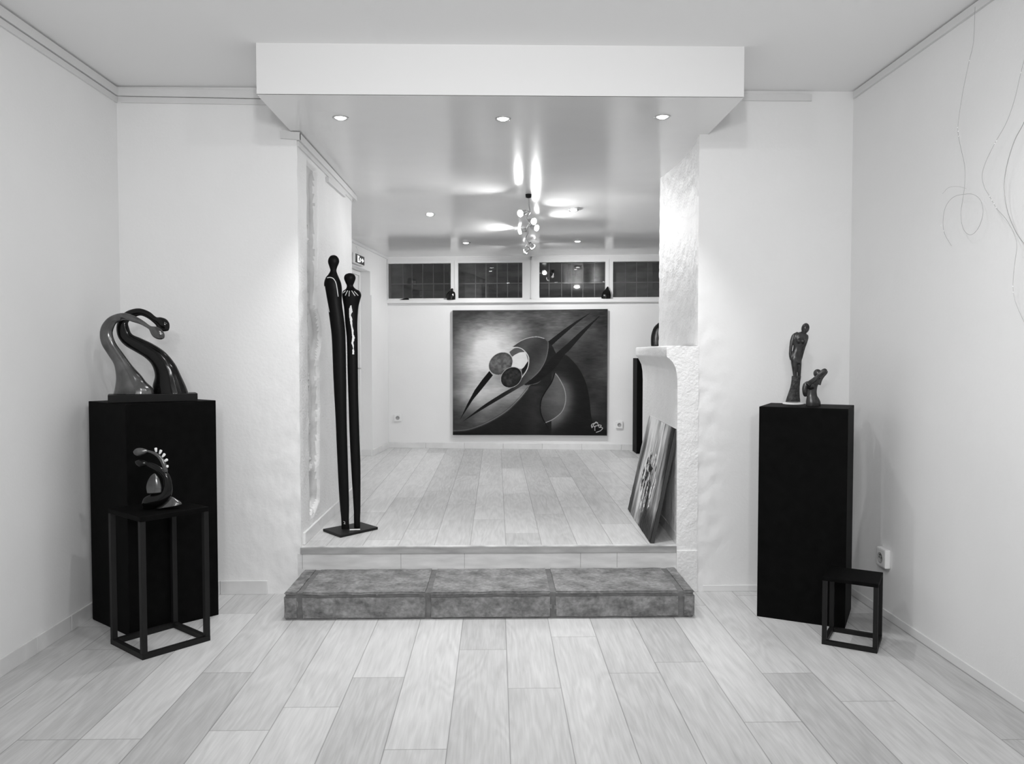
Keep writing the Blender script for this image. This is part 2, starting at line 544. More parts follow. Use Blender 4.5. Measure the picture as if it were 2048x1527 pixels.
# wall left of the opening with its deep jamb and the stone-edged recess
bm = bmesh.new()
def front_l(s, t):
    x = XL + (XJ - XL) * s; z = ZC * t
    k = max(0, (x + 1.75) / .54) * max(0, min(1, (1.75 - z) / 1.0))
    d = 0.006 * k * (nz(x, 3, z, 9) + .6 * nz(x, 7, z, 28))
    if s > .999: d = 0.004 * nz(1, 2, z, 14)
    x2 = x + (0.006 * nz(5, 1, z, 6) if s > .999 else 0)
    return Vector((x2, YW - d, z))
grid(bm, front_l, 90, 150)
def jamb_l(s, t):
    y = YW + 1.84 * s; z = ZU - .06 + (ZP - ZU + .06) * t
    e0 = 5.20 + .012 * nz(2, 0, z, 5); e1 = 5.50 + .07 * nz(4, 0, z, 2.2) + .02 * nz(9, 0, z, 9)
    if 1.45 < z < 1.80: e1 += .10 * math.sin((z - 1.45) / .35 * PI)
    dep = 0.0
    a = min((y - e0) / .02, (e1 - y) / .045, (2.74 - z) / .03, (z - .42 - .3 * max(0, y - 5.3)) / .05)
    a = max(0.0, min(1.0, a))
    dep = -0.05 * a
    if a > .3 and z < 2.35:
        q = max(0, nz(y, 1, z, 16)) * .8 + max(0, nz(y, 5, z, 36)) * .6
        if y < 5.36: dep += q * 0.05
    dep += 0.004 * nz(y, 8, z, 8)
    if s < .001: return Vector((XJ + 0.006 * nz(5, 1, z, 6), YW - 0.004 * nz(1, 2, z, 14), z))
    return Vector((XJ + dep, y, z))
grid(bm, jamb_l, 150, 260, 1)
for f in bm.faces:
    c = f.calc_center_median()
    if 5.1 < c.y < 5.75 and XJ - .08 < c.x < XJ - .022: f.material_index = 3  # recess plaster greyed, the groove's shade put into its colour
    if 5.215 < c.y < 5.34 and XJ - .045 < c.x < XJ - .012 and c.z < 2.35: f.material_index = 2  # bare stones, their grey also carries some of the recess shade
box(bm, XL, YW + .12, 0, XJ - .09, YW + 1.83, ZP + .1)
v = [bm.verts.new(p) for p in ((XJ, YW + 1.84, ZU - .06), (XL - .9, YW + 1.84, ZU - .06), (XL - .9, YW + 1.84, ZP), (XJ, YW + 1.84, ZP))]
bm.faces.new(v)
struct(mk('wall_opening_left', bm, [M['wall'], M['rough'], bump_noise(vary(mat('bare_stone', .5, .8), 0.42, .7, 18), 30, .8, .012), bump_noise(vary(mat('recess_shade_plaster', .6, .7), .52, .70, 6), 40, .5, .01)]))

# wall right of the opening: thin front skin, curved upper jamb
bm = bmesh.new()
def front_r(s, t):
    x = 1.255 + (XR - 1.255) * s; z = ZC * t
    k = max(0, 1 - (x - 1.255) / .25) * max(0, min(1, (2.2 - z) / 1.0))
    return Vector((x, YW - 0.010 * k * (nz(x, 3, z, 11) + .5 * nz(x, 7, z, 30)), z))
grid(bm, front_r, 60, 150)
curve = [tuple(p) for p in cr([(1.255, YW), (1.292, 5.25), (1.304, 5.535), (1.287, 5.98), (1.270, 6.22)], 8)]
def jamb_r(s, t):
    i = s * (len(curve) - 1); a = int(min(i, len(curve) - 2)); fr_ = i - a
    x = curve[a][0] * (1 - fr_) + curve[a + 1][0] * fr_; y = curve[a][1] * (1 - fr_) + curve[a + 1][1] * fr_
    z = 1.50 + (ZP - 1.50) * t
    d = 0.006 * nz(4, y, z, 13) + .003 * nz(4, y, z, 30)
    if s < .001: d = 0
    return Vector((x + d * 1.0, y, z))
grid(bm, jamb_r, 60, 90, 1)
v = [bm.verts.new(p) for p in ((1.270, 6.22, 1.5), (1.270, 6.22, ZP), (3.6, 6.22, ZP), (3.6, 6.22, 1.5))]
bm.faces.new(v)
struct(mk('wall_opening_right', bm, [M['wall'], M['rough']]))

# lower chimney pier with a coved mantel shelf, running back along the passage
prof = [(1.131, 0.0), (1.131, 1.28), (1.128, 1.35), (1.118, 1.405), (1.100, 1.44), (1.078, 1.462), (1.063, 1.474), (1.061, 1.485), (1.061, 1.535), (1.068, 1.543), (1.262, 1.545)]
zs, xs_ = [], []
dense = []
for (xa, za), (xb, zb) in zip(prof, prof[1:]):
    n_ = max(1, int(math.hypot(xb - xa, zb - za) / .02))
    for k in range(n_): dense.append((xa + (xb - xa) * k / n_, za + (zb - za) * k / n_))
dense.append(prof[-1])
bm = bmesh.new()
def pier(s, t):
    k = s * (len(dense) - 1); k = int(round(k)); x, z = dense[k]
    y = YW - .004 + (6.55 - YW) * t
    shift = 0.075 * t if z < 1.46 else 0.085 * t
    d = 0.003 * nz(x, y, z, 15) if 0 < t < 1 else 0
    return Vector((x + shift + d * (1 if z < 1.54 else 0), y, z + (0.002 * nz(x, y, z, 12) if z >= 1.54 else 0)))
grid(bm, pier, len(dense) - 1, 60)
def pface(s, t):
    k = int(round(s * (len(dense) - 1))); x, z = dense[k]
    xx = x + (1.262 - x) * t
    return Vector((xx, YW - .004 - (0.0035 * (nz(xx, 2, z, 16) + .6 * nz(xx, 2, z, 40)) if 0 < t else 0), z))
grid(bm, pface, len(dense) - 1, 8)
# far end and the shelf beyond the upper chimney
poly = [bm.verts.new((x + (0.075 if z < 1.46 else .085), 6.55 - .004, z)) for x, z in prof[:-1]] + [bm.verts.new((3.6, 6.546, 1.545)), bm.verts.new((3.6, 6.546, 0))]
bm.faces.new(poly)
v = [bm.verts.new(p) for p in ((1.145, 6.2, 1.543), (3.6, 6.2, 1.543), (3.6, 6.546, 1.5435), (1.15, 6.546, 1.5435))]
bm.faces.new(v)
bmesh.ops.recalc_face_normals(bm, faces=bm.faces)
struct(mk('wall_chimney', bm, M['rough']))
# flush plinth strip at the foot of the pier
bm = bmesh.new(); box(bm, 1.131, YW - .014, 0, 1.262, YW + .05, .262); bevel(bm, .004)
struct(mk('trim_1', bm, M['rough']))

# upper riser: white board, grey nosing, metal edge
bm = bmesh.new(); box(bm, XJ - .02, YW - .002, ZS - .1, 1.14, YW + .06, .252)
for k_ in (605, 802, 929, 1161, 1234):
    q_ = ony(k_, 1117, YW).x; box(bm, q_ - .0008, YW - .0028, ZS, q_ + .0008, YW, .25, 1)
struct(mk('trim_2', bm,  [vary(mat('painted_riser', .72, .5), .62, .8, 5, stretch=(1, 1, 5)), M['mortar']]))
bm = bmesh.new(); box(bm, XJ - .002, YW - .012, .250, 1.131, YW + .05, ZU - .004); bevel(bm, .002)
struct(mk('trim_3', bm, M['nosing']))
bm = bmesh.new(); box(bm, XJ + .003, YW - .014, ZU - .005, 1.131, YW + .012, ZU + .0015)
struct(mk('trim_4', bm, vary(mat('worn_edge', .7, .35, metal=.2), .45, .85, 9, stretch=(1, 1, 1))))

# baseboards ------------------------------------------------------------
def baseboard(name, a, b_, z0, h, t, side, joints=0, material=None):
    """from a to b, thickness t toward side (unit normal)"""
    a, b_, side = Vector((*a, 0)), Vector((*b_, 0)), Vector((*side, 0))
    d = (b_ - a); L = d.length; d.normalize()
    bm = bmesh.new()
    n_ = max(1, int(round(L / joints))) if joints else 1
    for i in range(n_):
        l0, l1 = L * i / n_ + (0.002 if i else 0), L * (i + 1) / n_
        c = a + d * (l0 + l1) / 2 + side * t / 2; c.z = z0 + h / 2
        obox(bm, c, d, side, (0, 0, 1), (l1 - l0) / 2, t / 2, h / 2)
    bevel(bm, .003, 2)
    return struct(mk(name, bm, material or M['tile']))


baseboard('baseboard_left', (XL, YB), (XL, YW), 0, .085, .012, (1, 0), .333)
baseboard('baseboard_front_left', (XL, YW), (-1.42, YW), 0, .085, .012, (0, -1), .333)
baseboard('baseboard_front_right', (1.30, YW), (XR, YW), 0, .040, .008, (0, -1), 0, M['trimw'])
baseboard('baseboard_right', (XR, YB), (XR, YW), 0, .045, .008, (-1, 0), 0, M['trimw'])
baseboard('baseboard_jamb', (XJ, YW + .05), (XJ, YW + 1.84), ZU, .075, .016, (1, 0), .4)
baseboard('baseboard_pier', (1.145, YW + .02), (1.21, 6.5), ZU, .075, .014, (-1, 0.0), .4)

# far room -----------------------------------------------------------
bm = bmesh.new(); bkbox(bm, -.3, 0.0, ZU - .05, 5.4, .25, 2.135)
bkbox(bm, -.3, .0, 2.69, 5.4, .25, 2.9)
bkbox(bm, -.3, .0, 2.1, -.001, .25, 2.8)
struct(mk('wall_far', bm, M['wall_far']))
# left wall with a door reveal
DU0, DU1, DZ = -.80, -2.0, 2.44     # door opening along the wall, v coordinates
bm = bmesh.new()
bkbox(bm, -.17, DU0, ZU - .05, 0, .1, 2.75)
bkbox(bm, -.17, DU1, DZ, 0, DU0, 2.75)
bkbox(bm, -.17, -3.4, ZU - .05, 0, DU1, 2.8)
bkbox(bm, -.17, -3.4, 2.75, 0, .1, 2.9)
struct(mk('wall_far_left', bm, M['wall_far']))
bm = bmesh.new(); bkbox(bm, 0, DU0 + .0, ZU - .02, .014, -.002, 2.165)
struct(mk('trim_5', bm, M['wall_far']))
bm = bmesh.new(); box(bm, 3.5, 6.0, ZU - .05, 3.6, 10.4, 2.9)
struct(mk('wall_far_right', bm, M['wall_far']))
# door in the reveal
dr = bpy.data.objects.new('door_1', None); C.objects.link(dr); dr.location = bk(-.16, (DU0 + DU1) / 2, ZU); struct(dr)
bm = bmesh.new()
bkbox(bm, -.17, DU0 - .05, ZU, -.115, DU0 - .001, DZ - .002); bkbox(bm, -.17, DU1 + .001, ZU, -.115, DU1 + .05, DZ - .002)
bkbox(bm, -.17, DU1 + .05, DZ - .05, -.115, DU0 - .05, DZ - .002)
mk('door_frame', bm, M['trimw'], dr)
bm = bmesh.new(); bkbox(bm, -.165, DU1 + .052, ZU + .004, -.130, DU0 - .052, DZ - .052)
mk('door_leaf', bm, M['frame'], dr)
bm = bmesh.new(); tube(bm, [bk(-.13, DU0 - .11, 1.32), bk(-.09, DU0 - .11, 1.32), bk(-.085, DU0 - .20, 1.32)], .009, 8, 3)
mk('door_handle', bm, M['chrome'], dr)


def bkbase(name, u0, u1, v, joints=.45):
    a, b_ = bk(u0, v, 0), bk(u1, v, 0)
    return baseboard(name, a[:2], b_[:2], ZU, .075, .012, (-UY)[:2], joints)
bkbase('baseboard_far', 0.0, 4.9, 0, .5)
a, b_ = bk(.014, DU0 + .01, 0), bk(.014, 0, 0)
baseboard('baseboard_far_left', a[:2], b_[:2], ZU, .075, .012, UX[:2], .4)
a, b_ = bk(-.15, DU0 - .0, 0), bk(.0, DU0 - .0, 0)
baseboard('baseboard_reveal', a[:2], b_[:2], ZU, .075, .006, (-UY)[:2], 0)

# sill ledge with screw heads
bm = bmesh.new(); bkbox(bm, -.02, -.055, 2.118, 5.0, .02, 2.158)
bevel(bm, .003, 1)
for k in range(24): lathe(bm, [(.004, 0), (.004, .002)], bk(.15 + k * .2, -.056, 2.145), -UY, 8)
struct(mk('trim_6', bm, M['trimw']))
# ceiling cove along the far left wall
bm = bmesh.new(); bkbox(bm, .0, -3, 2.672, .02, 0, 2.70); struct(mk('trim_7', bm, M['trimw']))

# windows: two double units
def window(n_, uL, uR, panes):
    wn = bpy.data.objects.new('window_%d' % n_, None); C.objects.link(wn); wn.location = bk((uL + uR) / 2, .1, 2.16); struct(wn)
    z0, z1 = 2.158, 2.70
    bm = bmesh.new(); bkbox(bm, uL, .012, z1 - .055, uR, .07, z1); bkbox(bm, uL, .012, z0, uR, .07, z0 + .02)
    bkbox(bm, uL, .012, z0, uL + .012, .07, z1); bkbox(bm, uR - .012, .012, z0, uR, .07, z1)
    edges = [uL] + [p for q in panes for p in q] + [uR]
    mk('window_frame', bm, M['frame'], wn)
    for i, (a, b_) in enumerate(panes):
        l = uL + .012 if i == 0 else (panes[i - 1][1] + a) / 2 + .001
        r = uR - .012 if i == len(panes) - 1 else (b_ + panes[i + 1][0]) / 2 - .001
        bm = bmesh.new()
        y0, y1 = .0, .075
        zb, zt = 2.180, 2.617
        bkbox(bm, l, y0, z0 + .003, r, y1, zb); bkbox(bm, l, y0, zt, r, y1, zt + .028)
        bkbox(bm, l, y0, zb, a, y1, zt); bkbox(bm, b_, y0, zb, r, y1, zt)
        bmesh.ops.recalc_face_normals(bm, faces=bm.faces)
        sash = mk('sash', bm, M['frame'], wn)
        bm = bmesh.new(); bkbox(bm, a - .004, .035, zb - .004, b_ + .004, .041, zt + .004)
        g_ = mk('pane', bm, M['glass'], None)
        g_.parent = sash; g_.matrix_parent_inverse = sash.matrix_world.inverted()
    return wn


window(1, 0.0, 1.814, [(.010 + .006, .815), (.905, 1.711)])
window(2, 1.816, 3.70, [(1.922, 2.735), (2.828, 3.58)])

# outside: iron grid and the dark facade across the lane
gr = thing('window_grid', bk(1.8, .38, 2.1), 'pale iron security grid outside the high windows', 'grid')
bm = bmesh.new()
us = [0.13, .25, .39, .53, .67, 1.08, 1.215, 1.36, 1.495, 1.635, 2.03, 2.19, 2.32, 2.46, 2.61, 2.74, 3.0, 3.14, 3.28, 3.45]
for u in us: bkbox(bm, u - .005, .35, 2.0, u + .005, .36, 2.95)
bkbox(bm, -.2, .348, 2.385, 3.9, .362, 2.398)
bkbox(bm, -.2, .348, 2.94, 3.9, .362, 2.95)
mk('bars', bm, M['grid'], gr)
fc = thing('house_facade', bk(1.5, 5.5, 0), 'dark house front across the lane beyond the high windows', 'building')
bm = bmesh.new(); bkbox(bm, -6, 5.5, 0, 9, 5.7, 7)
for u in (-3.2, -.9, 1.4, 3.7, 6): bkbox(bm, u, 5.45, 2.6, u + .9, 5.52, 4.1)
mk('facade_wall', bm, M['facade'], fc)
msh = mat('night_shutter', .06, .7)
for u in (-3.1, -.8, 1.5, 3.8, 6.1):
    bm = bmesh.new(); bkbox(bm, u, 5.42, 2.7, u + .7, 5.449, 4.0)
    mk('shutter', bm, msh, fc)
bm = bmesh.new(); bkbox(bm, -6, .3, -.05, 9, 5.5, 0)
struct(mk('floor_outside', bm, M['facade']))

# picture rails ---------------------------------------------------------
def rail(name, segs, h, t):
    """segs = [(p, q, inward normal)] with p,q at the top line"""
    bm = bmesh.new()
    for p, q, nrm in segs:
        p, q, nrm = Vector(p), Vector(q), Vector(nrm)
        d = (q - p); L = d.length; d.normalize()
        up = Vector((0, 0, 1))
        obox(bm, (p + q) / 2 + nrm * t / 2 - up * h / 2, d, nrm, up, L / 2, t / 2, h / 2)
    bmesh.ops.recalc_face_normals(bm, faces=bm.faces)
    return struct(mk(name, bm, M['railp']))


rail('trim_8', [((XL, YB, 3.098), (XL, YW - .02, 3.098), (1, 0, 0))], .048, .02)
rail('trim_9', [((XL, YW, 3.098), (-1.247, YW, 3.085), (0, -1, 0))], .046, .02)
rail('trim_10', [((XL, YB, 3.05), (XL, YW - .012, 3.045), (1, 0, 0))], .034, .012)
rail('trim_11', [((XL + .03, YW, 3.045), (-1.205, YW, 3.035), (0, -1, 0))], .032, .012)
rail('trim_12', [((XR, YB, 3.10), (XR, YW - .03, 3.10), (-1, 0, 0))], .040, .016)
rail('trim_13', [((1.31, YW, 3.088), (1.945, YW, 3.088), (0, -1, 0))], .040, .016)
rail('trim_14', [((-1.31, YW, 2.846), (XJ + .022, YW, 2.838), (0, -1, 0)), ((XJ, YW - .02, 2.836), (XJ, 6.95, 2.842), (1, 0, 0))], .044, .022)
rail('trim_15', [((XJ, YW, 2.790), (XJ, 6.78, 2.80), (1, 0, 0))], .030, .010)
rail('trim_16', [((XJ, 5.78, 2.750), (XJ, 6.42, 2.765), (1, 0, 0))], .034, .022)

# stone step ------------------------------------------------------------
SX0, SX1, SY = -1.192, 1.124, 4.462
st = thing('stone_step', ((SX0 + SX1) / 2, SY + .25, 0), 'long worn grey stone step of mortared slabs in front of the opening', 'step')
cuts = [SX0, onz(605, 1180, ZS).x - .005, onz(857, 1182, ZS).x, onz(1106, 1181, ZS).x, onz(1362, 1180, ZS).x, SX1]
def slab(bm, x0, y0, z0, x1, y1, z1, amp=.004):
    fs = []
    b2 = bmesh.new(); box(b2, x0, y0, z0, x1, y1, z1)
    bmesh.ops.recalc_face_normals(b2, faces=b2.faces)
    bmesh.ops.bevel(b2, geom=list(b2.edges), offset=.009, segments=2, affect='EDGES')
    bmesh.ops.subdivide_edges(b2, edges=[e for e in b2.edges if e.calc_length() > .05], cuts=14, use_grid_fill=True)
    for v in b2.verts:
        q = v.co.copy(); v.co += Vector((nz(*q, 14), nz(q.x + 5, q.y, q.z, 14), nz(q.x, q.y + 5, q.z, 14))) * amp
    me = bpy.data.meshes.new('t'); b2.to_mesh(me); b2.free(); bm.from_mesh(me); bpy.data.meshes.remove(me)
for i in range(5):
    x0, x1 = cuts[i] + (.008 if i else 0), cuts[i + 1] - (.008 if i < 4 else 0)
    bm = bmesh.new(); slab(bm, x0, SY, .002, x1, SY + .06, ZS - .022)
    mk('front_slab', bm, M['stone'], st)
    bm = bmesh.new(); slab(bm, x0, SY - .001, ZS - .020, x1, YW - .006, ZS)
    mk('tread_slab', bm, M['stone'], st)
bm = bmesh.new(); box(bm, SX0 + .012, SY + .008, 0, SX1 - .012, YW - .008, ZS - .006)
mk('mortar_bed', bm, M['mortar'], st)

# ================================================================== LAMPS
def downlight(px, py, z, label, group, power=None, em='bulb', tilt=0):
    p = onz(px, py, z)
    t = thing('recessed_downlight', p, label, 'ceiling light', group)
    bm = bmesh.new()
    n = 32
    prof_ = [(.034, .004), (.036, -.004), (.044, -.006), (.0465, -.002), (.0465, .002), (.034, .004)]
    rr = []
    for r, h in prof_:
        rr.append([bm.verts.new(p + Vector((r * math.cos(2 * PI * i / n), r * math.sin(2 * PI * i / n), h))) for i in range(n)])
    for A_, B_ in zip(rr, rr[1:]):
        for i in range(n):
            f = bm.faces.new((A_[i], A_[(i + 1) % n], B_[(i + 1) % n], B_[i])); f.smooth = True
    mk('ring', bm, M['chrome'], t)
    bm = bmesh.new(); lathe(bm, [(.001, -.011), (.018, -.010), (.030, -.004), (.034, .003)], p, (0, 0, 1), 24)
    mk('bulb', bm, M[em], t)
    return p


DLG = 'recessed downlights in the passage beam'
downlight(681, 235, ZP, 'leftmost of the three bright downlights under the front beam', DLG)
downlight(1006, 237, ZP, 'middle of the three bright downlights under the front beam', DLG)
downlight(1325, 233, ZP, 'rightmost of the three bright downlights under the front beam', DLG)
FG = 'small recessed downlights in the far ceiling'
def onceil(px, py):
    r = ray(px, py); lo, hi = 5.0, 12.0
    for _ in range(60):
        md = (lo + hi) / 2
        z = 1.5 + r.z * md / r.y
        if z < zc_at(md): lo = md
        else: hi = md
    return zc_at(lo), lo
for px, py, lab, pw in [(860, 429, 'small recessed downlight in the far ceiling, nearest on the left', 12),
                        (1147, 420, 'small recessed downlight in the far ceiling just right of the spot rail', 12),
                        (932, 485, 'dim recessed downlight close to the far windows, left of the rail', 3),
                        (1155, 482, 'bright recessed downlight close to the far windows, right of the rail', 14)]:
    z, y = onceil(px, py)
    p = downlight(px, py, z - .002, lab, FG, em='bulb' if pw > 5 else 'bulbdim')
    light('SPOT', p - Vector((0, 0, .02)), p - Vector((0, 0, 1)), pw * 3.6, .03, 120, .8)

# spotlight rail: sinuous bar under the ceiling with six heads
tr_ = thing('spotlight_rail', ony(1057, 387, 6.85), 'sinuous metal spotlight rail with six lit heads under the glossy far ceiling', 'spotlight rail')
bm = bmesh.new()
tube(bm, [ony(1057, 396, 6.85), ony(1058, 412, 6.95), ony(1060, 424, 7.05), ony(1054, 434, 7.25), ony(1058, 447, 7.5), ony(1054, 455, 7.8), ony(1056, 466, 8.05), ony(1052, 477, 8.35), ony(1055, 484, 8.6), ony(1051, 493, 8.9)], .006, 8, 6)
tube(bm, [ony(1057, 386, 6.85), ony(1057, 398, 6.85)], .005, 8, 1)
mk('rail_bar', bm, M['chrome'], tr_)
zc0 = zc_at(6.85)
bm = bmesh.new(); lathe(bm, [(.005, -.035), (.024, -.028), (.026, -.005), (.026, .0)], Vector((ony(1057, 388, 6.85).x, 6.85, zc0)), (0, 0, 1), 20)
mk('ceiling_cup', bm, M['blackmetal'], tr_)
heads = [((1059, 423, 7.05), (1039, 427, 6.92), (-1.2, -1.1, -.5), 1),
         ((1057, 447, 7.5), (1069, 443, 7.35), (1.0, -1.3, -.45), 1),
         ((1055, 455, 7.8), (1075, 456, 7.65), (1.3, -1.0, -.5), 1),
         ((1056, 466, 8.05), (1038, 463, 8.0), (-1.6, -.35, -.5), 1),
         ((1055, 484, 8.6), (1067, 495, 8.65), (.9, .9, -.9), 2),
         ((1051, 493, 8.9), (1049, 504, 8.95), (-1.1, .7, -.9), 2)]
for (a, f_, d, q) in heads:
    base = ony(*a); face = ony(*f_); d = Vector(d).normalized()
    hd = None
    bm = bmesh.new()
    back = face - d * .075
    lathe(bm, [(.012, 0), (.020, .003), (.021, .03), (.017, .038), (.022, .05), (.034, .072), (.031, .072), (.02, .05)], back, d, 20)
    hd = mk('spot_head', bm, M['chrome'], tr_)
    bm = bmesh.new(); tube(bm, [base, base + (back - base) * .5 + Vector((0, 0, .006)), back + d * .01], .004, 6, 3)
    o = mk('arm', bm, M['chrome']); o.parent = hd
    bm = bmesh.new(); lathe(bm, [(.028, .058), (.031, .068), (.024, .076), (.001, .080)], back, d, 20)
    o = mk('bulb', bm, M['bulb']); o.parent = hd
    light('SPOT', face + d * .012, face + d, (41, 66)[q - 1], .025, 118, .95)

# ================================================================== ART HELPERS
def inpoly(X, Y_, poly):
    r = np.zeros(X.shape, bool); n = len(poly)
    for i in range(n):
        x1, y1 = poly[i]; x2, y2 = poly[(i + 1) % n]
        if y1 == y2: continue
        c = ((y1 > Y_) != (y2 > Y_)) & (X < (x2 - x1) * (Y_ - y1) / (y2 - y1) + x1)
        r ^= c
    return r


def distpoly(X, Y_, line):
    D = np.full(X.shape, 1e9)
    for (x1, y1), (x2, y2) in zip(line, line[1:]):
        dx, dy = x2 - x1, y2 - y1; L = dx * dx + dy * dy + 1e-9
        t = np.clip(((X - x1) * dx + (Y_ - y1) * dy) / L, 0, 1)
        D = np.minimum(D, np.hypot(X - x1 - t * dx, Y_ - y1 - t * dy))
    return D


def vnoise(X, Y_, sx, sy, seed, octv=4):
    rs = np.random.RandomState(seed); out = 0; amp = 1; tot = 0
    for o in range(octv):
        G = rs.rand(64, 64)
        u = X / sx * 2 ** o; v = Y_ / sy * 2 ** o
        iu = np.floor(u).astype(int); iv = np.floor(v).astype(int); fu = u - iu; fv = v - iv
        fu = fu * fu * (3 - 2 * fu); fv = fv * fv * (3 - 2 * fv)
        g_ = lambda a, c: G[a % 64, c % 64]
        out = out + amp * ((g_(iu, iv) * (1 - fu) + g_(iu + 1, iv) * fu) * (1 - fv) + (g_(iu, iv + 1) * (1 - fu) + g_(iu + 1, iv + 1) * fu) * fv)
        tot += amp; amp *= .5
    return out / tot - .5


def smooth_line(p, sub=8): return [tuple(q) for q in cr(p, sub)]


def closed(p, sub=6):
    P = [p[-1]] + list(p) + [p[0], p[1]]
    q = cr(P, sub)
    return [tuple(a) for a in q[sub:-sub]]


def painted_canvas(name, P, W, Hh, val, relief, parent):
    """P(u,v,d) -> world; val (nu,nv) sRGB-ish 0..255 of the paint"""
    nu, nv = val.shape
    us_ = np.linspace(0, 1, nu); vs = np.linspace(0, 1, nv)
    o0, ou, ov, on = P
    co = (np.array(o0)[None, None] + us_[:, None, None] * np.array(ou) + vs[None, :, None] * np.array(ov) + relief[..., None] * np.array(on)).reshape(-1, 3)
    idx = np.arange(nu * nv).reshape(nu, nv)
    q = np.stack([idx[:-1, :-1], idx[:-1, 1:], idx[1:, 1:], idx[1:, :-1]], -1).reshape(-1, 4)
    me = bpy.data.meshes.new(name)
    me.vertices.add(len(co)); me.vertices.foreach_set('co', co.ravel().astype(np.float32))
    me.loops.add(q.size); me.loops.foreach_set('vertex_index', q.ravel().astype(np.int32))
    me.polygons.add(len(q)); me.polygons.foreach_set('loop_start', np.arange(0, q.size, 4, dtype=np.int32))
    me.update(); me.validate()
    lin = np.clip(val / 255, 0, 1); lin = np.where(lin < .04045, lin / 12.92, ((lin + .055) / 1.055) ** 2.4).ravel()
    at_ = me.attributes.new('paint', 'FLOAT_COLOR', 'POINT')
    c4 = np.stack([lin, lin, lin, np.ones_like(lin)], -1).astype(np.float32)
    at_.data.foreach_set('color', c4.ravel())
    m = mat('paint_' + name, .5, .5, spec=.15)
    a_ = nd(m, 'ShaderNodeAttribute'); a_.attribute_name = 'paint'
    lk(m, a_.outputs['Color'], m.node_tree.nodes['Principled BSDF'].inputs['Base Color'])
    me.materials.append(m)
    me.polygons.foreach_set('use_smooth', np.ones(len(q), bool))
    o = bpy.data.objects.new(name, me); C.objects.link(o)
    if parent: o.parent = parent; o.matrix_parent_inverse = Matrix.Translation(parent.location).inverted()
    return o


# ---------------- large abstract painting on the window wall
VP_ = -.045
c00 = onbk(905.6, 869.5, VP_); c10 = onbk(1213.6, 869.5, VP_); c01 = onbk(905.6, 621.5, VP_); c11 = onbk(1213.6, 616.5, VP_)
pt = thing('abstract_painting', (c00 + c10) / 2, 'large dark abstract canvas of two bent figures on the far wall', 'painting')
nu, nv = 620, 500
Xg = np.linspace(137, 1757, nu)[:, None] * np.ones((1, nv)); Yg = np.linspace(1419, 100, nv)[None, :] * np.ones((nu, 1))
v = 78 + 150 * np.exp(-(((Xg - 480) / 330) ** 2 + ((Yg - 640) / 330) ** 2) ** 1.0) + 62 * np.exp(-(((Xg - 620) / 330) ** 2 + ((Yg - 330) / 170) ** 2)) + 40 * np.exp(-(((Xg - 1250) / 250) ** 2 + ((Yg - 330) / 200) ** 2)) + 85 * np.exp(-(((Xg - 430) / 290) ** 2 + ((Yg - 1050) / 200) ** 2)) + 55 * np.exp(-(((Xg - 800) / 150) ** 2 + ((Yg - 620) / 150) ** 2)) + 60 * np.exp(-(((Xg - 860) / 180) ** 2 + ((Yg - 960) / 100) ** 2))
v += vnoise(Xg, Yg, 260, 160, 1) * 75 + vnoise(Xg, Yg, 60, 14, 2) * 18 * (1 + (Yg < 330))
v *= 1 - .35 * np.clip((Xg - 1450) / 300, 0, 1) * np.clip((Yg - 700) / 500, 0, 1)
v = np.clip(v, 30, 228)
def fill(poly, val, soft=None):
    global v
    mk_ = inpoly(Xg, Yg, poly)
    v = np.where(mk_, val + vnoise(Xg, Yg, 70, 40, 7) * 16, v)
    return mk_
bodyp = smooth_line([(130, 1376), (300, 1362), (500, 1290), (700, 1172), (840, 1040), (930, 930), (960, 890), (1040, 870), (1110, 790), (1215, 640), (1310, 572), (1400, 640), (1480, 745), (1540, 880), (1575, 1040), (1592, 1200), (1620, 1300), (1700, 1350), (1762, 1370)]) + [(1762, 1425), (130, 1425)]
hole = [(1213, 762), (1180, 860), (1110, 970), (1072, 1050), (1063, 1150), (1085, 1235), (1115, 1290), (1200, 1250), (1290, 1170), (1327, 1060), (1318, 950), (1280, 860), (1240, 795)]
edgeR = smooth_line([(1213, 765), (1240, 795), (1280, 860), (1318, 950), (1327, 1060), (1290, 1170), (1200, 1250), (1110, 1292)])
dR = distpoly(Xg, Yg, edgeR)
fill(bodyp, 46 + 78 * np.exp(-(dR / 90) ** 2) * (Xg > 1180) * np.clip((Yg - 740) / 150, 0, 1) - 18 * np.clip((Xg - 1250) / 200, 0, 1) - 10 * np.clip((Yg - 1250) / 150, 0, 1) + 18 * np.exp(-((Xg - 1000) / 90) ** 2) * (Yg > 900))
dE = distpoly(Xg, Yg, smooth_line([(130, 1376), (300, 1362), (500, 1290), (700, 1172), (840, 1040), (930, 930)]))
v = np.where(dE < 16, v * .55 + 62 * (1 - dE / 16) + 20, v)
fill(closed(hole), 104 + 14 * np.sin(Xg / 90) - 25 * np.clip((Yg - 1050) / 240, 0, 1))
v = np.where(dR < 4.2, 165, v)
dL = distpoly(Xg, Yg, smooth_line([(1213, 765), (1180, 860), (1110, 970), (1072, 1050), (1063, 1150), (1085, 1235), (1145, 1345)])); v = np.where(dL < 6, 20, v)
